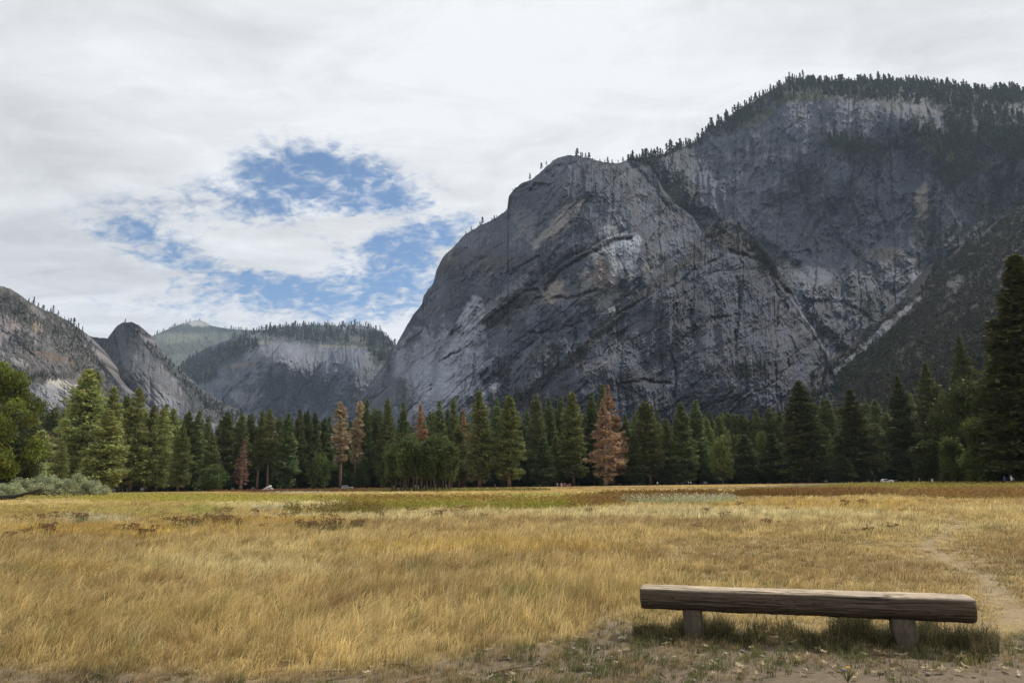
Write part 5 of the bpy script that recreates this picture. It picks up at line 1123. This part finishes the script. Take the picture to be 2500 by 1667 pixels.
# ------------------------------------------------------------------ dry flower stalks
def weed(seed, n=18, h=.7, spread=.5, head=(.17, .10, .05), stem=(.16, .12, .05), leaf=0):
    g = np.random.default_rng(seed); mb = MB(); hb = MB()
    for i in range(n):
        x, y = g.normal(0, spread * .5, 2); hh = h * g.uniform(.65, 1.1); lx, ly = g.normal(.05, .07, 2)
        mb.tube([[x, y, 0], [x + lx * .5, y + ly * .5, hh * .6], [x + lx, y + ly, hh]], [.006, .005, .004], 3, stem, cap=False)
        m = 16; P = np.stack([x + lx + g.normal(0, .05, m), y + ly + g.normal(0, .05, m), hh + g.normal(0, .03, m)], -1)
        T = tris_at(P, np.full(m, .06), g, None, .5).reshape(-1, 3); hb.add(T, np.arange(m * 3).reshape(-1, 3), None, np.repeat(np.array([head]) * g.uniform(.6, 1.4, (m, 1)), 3, 0))
        if leaf:
            m = 8; P = np.stack([x + g.normal(0, .05, m), y + g.normal(0, .05, m), hh * g.uniform(.2, .8, m)], -1)
            T = tris_at(P, np.full(m, .09), g).reshape(-1, 3); mb.add(T, np.arange(m * 3).reshape(-1, 3), None, np.repeat(np.array([(.13, .16, .06)]) * g.uniform(.6, 1.3, (m, 1)), 3, 0))
    mb.V += hb.V; mb.T += [t + mb.n for t in hb.T]; mb.C += hb.C; mb.n += hb.n
    mb.tube([[0, 0, -.02], [0, 0, .05], [0, 0, .1]], [spread * .3, spread * .2, .02], 7, stem)
    return (mb.build('dry_wildflower', M_grass),)
WEEDS = [weed(1), weed(2, 22, .8, .7), weed(3, 16, .65, .35), weed(4, 22, .7, .5, leaf=1), weed(5, 12, .6, .4, (.14, .07, .03))]
WD = [(60, 1318, 0), (25, 1325, 2), (95, 1312, 1), (108, 1322, 0), (300, 1312, 1), (330, 1305, 0), (345, 1318, 2), (362, 1320, 4), (450, 1294, 3), (478, 1290, 3), (500, 1288, 1), (515, 1292, 0), (535, 1283, 1), (552, 1286, 0), (572, 1284, 1), (585, 1288, 3), (417, 1288, 4), (60, 1282, 1), (95, 1280, 0), (130, 1282, 1), (545, 1262, 1), (560, 1258, 0),
      (400, 1280, 4), (650, 1275, 4), (690, 1278, 2), (720, 1276, 0), (735, 1296, 3), (748, 1300, 3), (765, 1298, 3), (790, 1302, 3), (815, 1296, 1), (822, 1300, 3), (862, 1294, 3), (875, 1292, 3), (925, 1275, 0), (1065, 1272, 1), (1080, 1268, 0), (1115, 1265, 1), (620, 1262, 4), (1000, 1258, 4), (180, 1272, 3), (195, 1280, 3),
      (2068, 1248, 0), (2105, 1240, 2), (2125, 1310, 4), (2185, 1300, 4), (1810, 1245, 4), (1925, 1250, 4), (1700, 1300, 4), (1870, 1290, 4), (2250, 1230, 4), (1720, 1262, 3), (1770, 1270, 3), (640, 1298, 4), (1180, 1268, 4), (1440, 1262, 2)]
rw = random.Random(4); WU = set()
for (x, y, k) in WD:
    p = on_ground(x, y); src = WEEDS[k][0]
    o = src if src.name not in WU else src.copy()
    if src.name not in WU: WU.add(src.name)
    else: col.objects.link(o)
    o.location = (p[0], p[1], 0); o.rotation_euler = (0, 0, rw.uniform(0, 6.28)); s = rw.uniform(.42, .72); o.scale = (s, s, s * 1.0)
    tag(o, 'dry brown wildflower stalks standing among the golden meadow grass', 'plant', 'dry wildflower stalks in the meadow')
# dense stands of rust and olive goldenrod further out: nobody could count these
def stand():
    g = np.random.default_rng(8); Ps = []; Cs = []; Ss = []
    for (cx, cy, rx, ry, n, c) in [(2010, 1207, 190, 8, 2600, (.22, .12, .045)), (2340, 1190, 340, 12, 3800, (.26, .21, .055)), (2380, 1212, 190, 10, 2200, (.24, .14, .05)), (1150, 1240, 300, 7, 2300, (.30, .25, .05)), (1800, 1211, 340, 4, 3000, (.17, .09, .025)), (1530, 1226, 150, 5, 1500, (.22, .14, .04)), (820, 1254, 130, 6, 700, (.19, .14, .04)),
                              (700, 1197, 270, 4, 2600, (.16, .07, .035)), (620, 1222, 420, 7, 2000, (.34, .30, .07)), (1050, 1198, 300, 2, 1600, (.16, .14, .04)), (1000, 1225, 240, 3, 900, (.24, .12, .04)), (300, 1215, 300, 7, 1800, (.34, .30, .09)), (1650, 1229, 150, 5, 900, (.40, .37, .24)), (1400, 1234, 200, 6, 1000, (.25, .14, .05))]:
        a = g.uniform(0, 6.28, n); q = np.sqrt(g.uniform(0, 1, n)); x = cx + rx * q * np.cos(a); y = cy + ry * q * np.sin(a)
        P = on_ground(x, y); k = (P[:, 1] > 15) & (P[:, 1] < 235) & (fbm(P[:, 0] / 5, P[:, 1] / 9, cx * .01, 3) > -.22)
        P = P[k]; m = len(P); hh = g.uniform(.35, .75, m)
        for t in range(7):
            Q = P + np.stack([g.normal(0, .12, m), g.normal(0, .12, m), hh * (g.uniform(.5, 1, m) if t < 4 else g.uniform(.1, .7, m))], -1)
            Ps.append(Q); Ss.append(np.clip(.05 + P[:, 1] * .0011, .05, .26)); Cs.append(np.asarray(c) * g.uniform(.55, 1.45, (m, 1)) * (1 if t < 4 else np.array([.8, 1.1, .9])))
    P = np.concatenate(Ps); T = tris_at(P, np.concatenate(Ss), g, None, 1.0).reshape(-1, 3)
    tag(mk('goldenrod_stand', T, [np.arange(len(T)).reshape(-1, 3)], M_grass, np.repeat(np.concatenate(Cs), 3, 0)), 'rust and olive bands of goldenrod spreading across the meadow', 'plants', kind='stuff')
stand()

# ------------------------------------------------------------------ fallen wood
def branch():
    mb = MB(); D = 100
    def q(x, y, d=0): p = at(x, y, D + d); return [p[0], p[1], max(p[2], .02)]
    e0 = on_ground(20, 1219)
    c = (.035, .03, .026)
    a = lambda x, z, d=0: [at(x, 1200, D)[0], D + d, z]
    mb.tube([a(-50, .15), a(0, .42), a(40, .55), a(75, 1.05), (a(102, 1.55))], [.33, .30, .24, .16, .09], 8, c)
    mb.tube([a(75, 1.0), a(95, 1.2), a(112, 1.35), a(126, 1.28)], [.12, .1, .08, .03], 6, c)
    mb.tube([a(20, .35, -1), a(45, .25, -2), a(60, .15, -2.5), a(70, -.05, -3)], [.12, .1, .06, .03], 6, c)
    mb.tube([a(98, 1.45), a(108, 1.75)], [.06, .02], 5, c)
    mb.tube([a(-10, .1, 1), a(10, .2, 1.5), a(40, .1, 2)], [.2, .15, .05], 6, c)
    o = mb.build('fallen_branch', M_bark, smooth=True); tag(o, 'long black fallen branch lying before the grey-green sage shrubs', 'branch')
branch()
def whitelog():
    D = 215; a = lambda x, z, d=0: [at(x, 1190, D)[0], D + d, z]; c = (.55, .52, .48)
    p = empty('driftwood_pile', a(655, 0), 0, 'bleached white fallen logs piled at the foot of the bare-trunked pines', 'fallen logs')
    o0 = np.array(a(655, 0))
    for pts, r in (([(643, .3), (652, 1.0), (662, 1.5)], .34), ([(640, .2), (650, .45), (661, .7)], .3), ([(660, .9), (667, .4), (672, .1)], .28), ([(648, 1.0), (656, 1.6), (660, 1.7)], .12)):
        mb = MB(); mb.tube([np.array(a(x, z, i * .2)) - o0 for i, (x, z) in enumerate(pts)], [r, r * .9, r * .7], 8, c); mb.build('log', M_bark, p, True)
whitelog()

# ------------------------------------------------------------------ cars
M_glass = mat('car_glass', (.02, .025, .03), rough=.08, spec=.6); M_tyre = mat('tyre', (.02, .02, .02), rough=.9); M_rim = mat('rim', (.45, .45, .46), rough=.35, metallic=.8)
M_lamp = mat('lamp_glass', (.7, .7, .68), rough=.15); M_red = mat('tail_glass', (.35, .02, .02), rough=.2); M_trim = mat('trim', (.03, .03, .03), rough=.6)
def car(x, y, D, rz, paint, label, h=1.75, L=4.7, W=1.85, wagon=True):
    p = at(x, y, D); e = empty('parked_car', (p[0], D, 0), rz, label, 'car')
    M = mat('car_paint', paint, rough=.28, spec=.5)
    hb = h * .56
    # profile extruded across: (x, z) outline of body, then cabin with sloping screens
    def extr(prof, w0, w1=None, m=M, name='body', par=e, zc=None):
        prof = np.array(prof, float); n = len(prof); zs = prof[:, 1]; t = (zs - zs.min()) / (np.ptp(zs) + 1e-9); w1 = w1 or w0
        w = w0 + (w1 - w0) * t
        A = np.stack([prof[:, 0], -w / 2, zs], -1); B = np.stack([prof[:, 0], w / 2, zs], -1); c0 = A.mean(0); c1 = B.mean(0)
        V = np.concatenate([A, B, [c0], [c1]]); Q = [[i, (i + 1) % n, n + (i + 1) % n, n + i] for i in range(n)]
        T = [[2 * n, (i + 1) % n, i] for i in range(n)] + [[2 * n + 1, n + i, n + (i + 1) % n] for i in range(n)]
        return mk(name, V, [T, Q], m, None, False, par)
    hl = L / 2
    body = extr([(-hl, .45), (-hl + .05, .3), (hl - .1, .28), (hl, .42), (hl - .02, .75), (hl - .25, .92), (hl - 1.25, hb + .03), (-hl + .1, hb + .05), (-hl, .9)], W, W * .97)
    cab0 = -hl + (.12 if wagon else .95)
    extr([(cab0, hb), (hl - 1.2, hb), (hl - 1.95, h - .06), (hl - 2.2, h), (cab0 + (.35 if wagon else .8), h), (cab0 + .18, h - .08)], W * .94, W * .78, M, 'cabin')
    for s in (-1, 1):
        win = [(cab0 + .22, hb + .06), (hl - 1.42, hb + .06), (hl - 2.0, h - .14), (cab0 + (.38 if wagon else .75), h - .14)]
        V = []; 
        for (xx, zz) in win:
            t = (zz - hb) / (h - hb); w = (W * .94 + (W * .78 - W * .94) * t) / 2 + .012; V.append([xx, s * w, zz])
        mk('window', V, [[[0, 1, 2, 3]]], M_glass, None, False, e)
    def panel(x0, z0, x1, z1, w, nm):
        d = .014; mk(nm, [[x0 + d, -w / 2, z0], [x0 + d, w / 2, z0], [x1 + d, w / 2 * .88, z1], [x1 + d, -w / 2 * .88, z1]], [[[0, 1, 2, 3]]], M_glass, None, False, e)
    panel(hl - 1.22, hb + .04, hl - 1.93, h - .1, W * .84, 'windscreen'); 
    for xx in (-hl + .85, hl - .9):
        for s in (-1, 1):
            wb = MB(); wb.tube([[xx, s * (W / 2 - .2), .34], [xx, s * (W / 2 + .015), .34]], [.34, .34], 20); w_ = wb.build('wheel', M_tyre, e)
            rb = MB(); rb.tube([[xx, s * (W / 2 + .01), .34], [xx, s * (W / 2 + .025), .34]], [.21, .2], 14); rb.build('rim', M_rim, w_)
    for s in (-1, 1):
        b = MB(); b.box((hl - .16, s * W * .36 - .18, .66), (hl + .015, s * W * .36 + .18, .82)); b.build('headlight', M_lamp, e)
        b = MB(); b.box((-hl - .015, s * W * .42 - .1, .7), (-hl + .12, s * W * .42 + .1, 1.0)); b.build('tail_light', M_red, e)
        b = MB(); b.box((hl - 1.5, s * (W / 2 + .08) - .09, hb), (hl - 1.36, s * (W / 2 + .08) + .09, hb + .14)); b.build('mirror', M_trim, e)
    b = MB(); b.box((hl - .05, -W * .44, .3), (hl + .06, W * .44, .5)); b.box((-hl - .06, -W * .44, .32), (-hl + .04, W * .44, .55)); b.build('bumper', M_trim, e)
car(2165, 1166, 205, .05, (.62, .63, .64), 'white estate car standing on the road at the far right edge of the meadow', L=4.9 * .68, h=1.72 * .72, W=1.85 * .72)
car(2320, 1166, 180, .0, (.012, .014, .022), 'very dark car parked in the shade under the large right oak', L=3.8, h=1.3, W=1.5)
car(1380, 1184, 238, -.15, (.22, .03, .04), 'dark red car behind the golden field left of the paired dead pines', L=3.7, h=1.35, W=1.5, wagon=False)
car(848, 1182, 246, .1, (.30, .33, .38), 'silver-grey car half hidden in the shade behind the tan dead pines', L=3.9, h=1.4, W=1.5)

# ------------------------------------------------------------------ people
def person(x, D, rz, shirt, trousers, label, pose='stand', hair=(.05, .035, .02), s=1.0, hat=None):
    p = at(x, 1180, D); e = empty('person', (p[0], D, 0), rz, label, 'person')
    import bmesh
    bm = bmesh.new(); sk = bm.verts.layers.skin.verify()
    J = {}
    def v(n, co, r, par=None, root=False):
        w = bm.verts.new(co); w[sk].radius = (r, r); w[sk].use_root = root; J[n] = w
        if par: bm.edges.new((J[par], w))
    step = .16 if pose == 'walk' else .0
    v('pelvis', (0, 0, .95), .15, None, True); v('waist', (0, 0, 1.12), .13, 'pelvis'); v('chest', (0, 0, 1.32), .16, 'waist'); v('collar', (0, 0, 1.45), .10, 'chest'); v('neck', (0, .01, 1.53), .055, 'collar')
    v('jaw', (0, -.02, 1.60), .075, 'neck'); v('head', (0, 0, 1.68), .10, 'jaw'); v('top', (0, .01, 1.75), .075, 'head')
    for sd, n in ((-1, 'l'), (1, 'r')):
        if pose == 'ride':
            v('hip' + n, (sd * .10, 0, .88), .10, 'pelvis'); v('knee' + n, (sd * .12, -.36, .62 + sd * .08), .065, 'hip' + n); v('ank' + n, (sd * .12, -.2, .22 + sd * .1), .045, 'knee' + n); v('toe' + n, (sd * .12, -.36, .2 + sd * .1), .04, 'ank' + n)
            v('sho' + n, (sd * .19, 0, 1.42), .07, 'collar'); v('elb' + n, (sd * .24, -.24, 1.2), .045, 'sho' + n); v('wri' + n, (sd * .2, -.48, 1.08), .03, 'elb' + n); v('han' + n, (sd * .2, -.56, 1.07), .035, 'wri' + n)
        else:
            v('hip' + n, (sd * .10, 0, .88), .10, 'pelvis'); v('knee' + n, (sd * .11, -.02 - sd * step, .48), .065, 'hip' + n); v('ank' + n, (sd * .11, .02 - sd * step * 2, .09), .045, 'knee' + n); v('toe' + n, (sd * .12, -.14 - sd * step * 2, .04), .04, 'ank' + n)
            v('sho' + n, (sd * .19, 0, 1.42), .07, 'collar'); v('elb' + n, (sd * .26, .02 + sd * step, 1.15), .045, 'sho' + n); v('wri' + n, (sd * .25, -.08 + sd * step, .92), .03, 'elb' + n); v('han' + n, (sd * .25, -.10 + sd * step, .83), .035, 'wri' + n)
    me = bpy.data.meshes.new('body'); bm.to_mesh(me); bm.free()
    o = bpy.data.objects.new('body', me); col.objects.link(o); o.parent = e
    m1 = o.modifiers.new('skin', 'SKIN'); m2 = o.modifiers.new('sub', 'SUBSURF'); m2.levels = 1; m2.render_levels = 1
    m, nt, N, L = newmat('person_cloth')
    out = N.new('ShaderNodeOutputMaterial'); pb = N.new('ShaderNodeBsdfPrincipled'); pb.inputs['Roughness'].default_value = .9
    tc = N.new('ShaderNodeTexCoord'); se = N.new('ShaderNodeSeparateXYZ'); mr = N.new('ShaderNodeMapRange'); cr = N.new('ShaderNodeValToRGB'); mr.inputs[2].default_value = 1.85
    L.new(tc.outputs['Object'], se.inputs[0]); L.new(se.outputs[2], mr.inputs[0]); L.new(mr.outputs[0], cr.inputs[0]); L.new(cr.outputs[0], pb.inputs['Base Color']); L.new(pb.outputs[0], out.inputs[0])
    cr.color_ramp.interpolation = 'CONSTANT'; cr.color_ramp.elements[0].color = (.04, .03, .03, 1); cr.color_ramp.elements[1].position = .06; cr.color_ramp.elements[1].color = (*trousers, 1)
    a = cr.color_ramp.elements.new(.53); a.color = (*shirt, 1); a = cr.color_ramp.elements.new(.825); a.color = (.42, .26, .19, 1)
    me.materials.append(m)
    hb = MB(); hb.tube([[0, .02, 1.70], [0, .03, 1.76], [0, .02, 1.80], [0, 0, 1.815]], [.112, .108, .08, .03], 12, hat or hair)
    if hat: hb.tube([[0, -.03, 1.725], [0, -.03, 1.735]], [.17, .17], 12, hat)
    hb.build('cap' if hat else 'hair', M_bark, e, True)
    f = MB(); f.tube([[0, -.105, 1.675], [0, -.13, 1.655]], [.012, .018], 6, (.42, .26, .19)); f.build('nose', M_bark, e)
    f = MB(); f.tube([[-.03, -.1, 1.62], [.03, -.1, 1.62]], [.008, .008], 5, (.3, .1, .08)); f.build('mouth', M_bark, e)
    for sd in (-1, 1):
        f = MB(); f.tube([[sd * .035, -.09, 1.695], [sd * .035, -.104, 1.695]], [.013, .008], 6, (.03, .02, .02)); f.build('eye', M_bark, e)
    e.scale = (s, s, s); return e
W_ = (.62, .60, .58)
person(1361, 236, .3, W_, (.3, .28, .25), 'person in a pale top standing left of the red car, the farther left one', s=.78)
person(1370.5, 233, -.4, (.55, .42, .38), (.5, .48, .46), 'person in a pinkish top standing against the red car', s=.78)
person(1605, 225, .2, (.5, .5, .5), (.05, .05, .06), 'person in a grey top walking under the pines right of the dead pines', 'walk', s=.75)
person(1681, 215, .9, (.4, .4, .42), (.06, .06, .08), 'left person of the pair standing on the road below the forest', 'walk', s=.75)
person(1687, 216, -.7, (.45, .42, .38), (.05, .05, .05), 'right person of the pair standing on the road below the forest', s=.75)
person(2246, 178, .4, (.20, .19, .18), (.06, .06, .06), 'dark dressed person walking on the road right of the white car', 'walk', s=.85)
person(2454, 128, 1.2, (.04, .08, .28), (.03, .03, .05), 'person in a blue top walking in the shade at the right edge', 'walk', s=.9)
cy_ = person(2471, 122, 1.9, (.60, .60, .62), (.1, .1, .12), 'cyclist in white top and white helmet at the right edge', 'ride', s=.9, hat=(.75, .75, .75))
def bike(x, D, rz):
    p = at(x, 1180, D); e = empty('bicycle', (p[0], D, 0), rz, 'dark bicycle ridden by the cyclist in the white helmet', 'bicycle')
    for yy in (-.62, .42):
        t = MB(); th = np.linspace(0, 2 * np.pi, 25); t.tube(np.stack([0 * th, yy + .32 * np.cos(th), .33 + .32 * np.sin(th)], -1), .018, 6, (.02, .02, .02), cap=False); w = t.build('wheel', M_tyre, e)
        sp = MB()
        for k in range(6): sp.tube([[0, yy - .31 * math.cos(k * .524), .33 - .31 * math.sin(k * .524)], [0, yy + .31 * math.cos(k * .524), .33 + .31 * math.sin(k * .524)]], [.003, .003], 3)
        sp.build('spokes', M_rim, w)
    f = MB()
    for a, b in (((0, -.1, .3), (0, .05, .8)), ((0, -.1, .3), (0, .42, .33)), ((0, .05, .75), (0, .42, .33)), ((0, -.1, .3), (0, -.48, .82)), ((0, .05, .75), (0, -.47, .82)), ((0, -.5, .95), (0, -.62, .33))): f.tube([a, b], [.018, .018], 6)
    f.build('frame', M_trim, e)
    h = MB(); h.tube([[-.22, -.52, .98], [0, -.5, .95], [.22, -.52, .98]], [.014] * 3, 6); h.build('handlebar', M_trim, e)
    q = MB(); q.box((-.06, -.02, .8), (.06, .2, .85), taper=(.02, .02, .05, 0)); q.build('saddle', M_trim, e); e.scale = (.9,) * 3
bike(2471, 122, 1.9)
def post():
    p = at(2275, 1170, 175); e = empty('trail_sign', (p[0], 175, 0), .1, 'small white sign on a post at the road right of the white car', 'sign')
    b = MB(); b.box((-.04, -.04, 0), (.04, .04, .9)); b.build('post', M_bark, e)
    b = MB(); b.box((-.28, -.07, .35), (.28, -.045, 1.15), (.6, .6, .6)); b.build('panel', M_bark, e)
post()
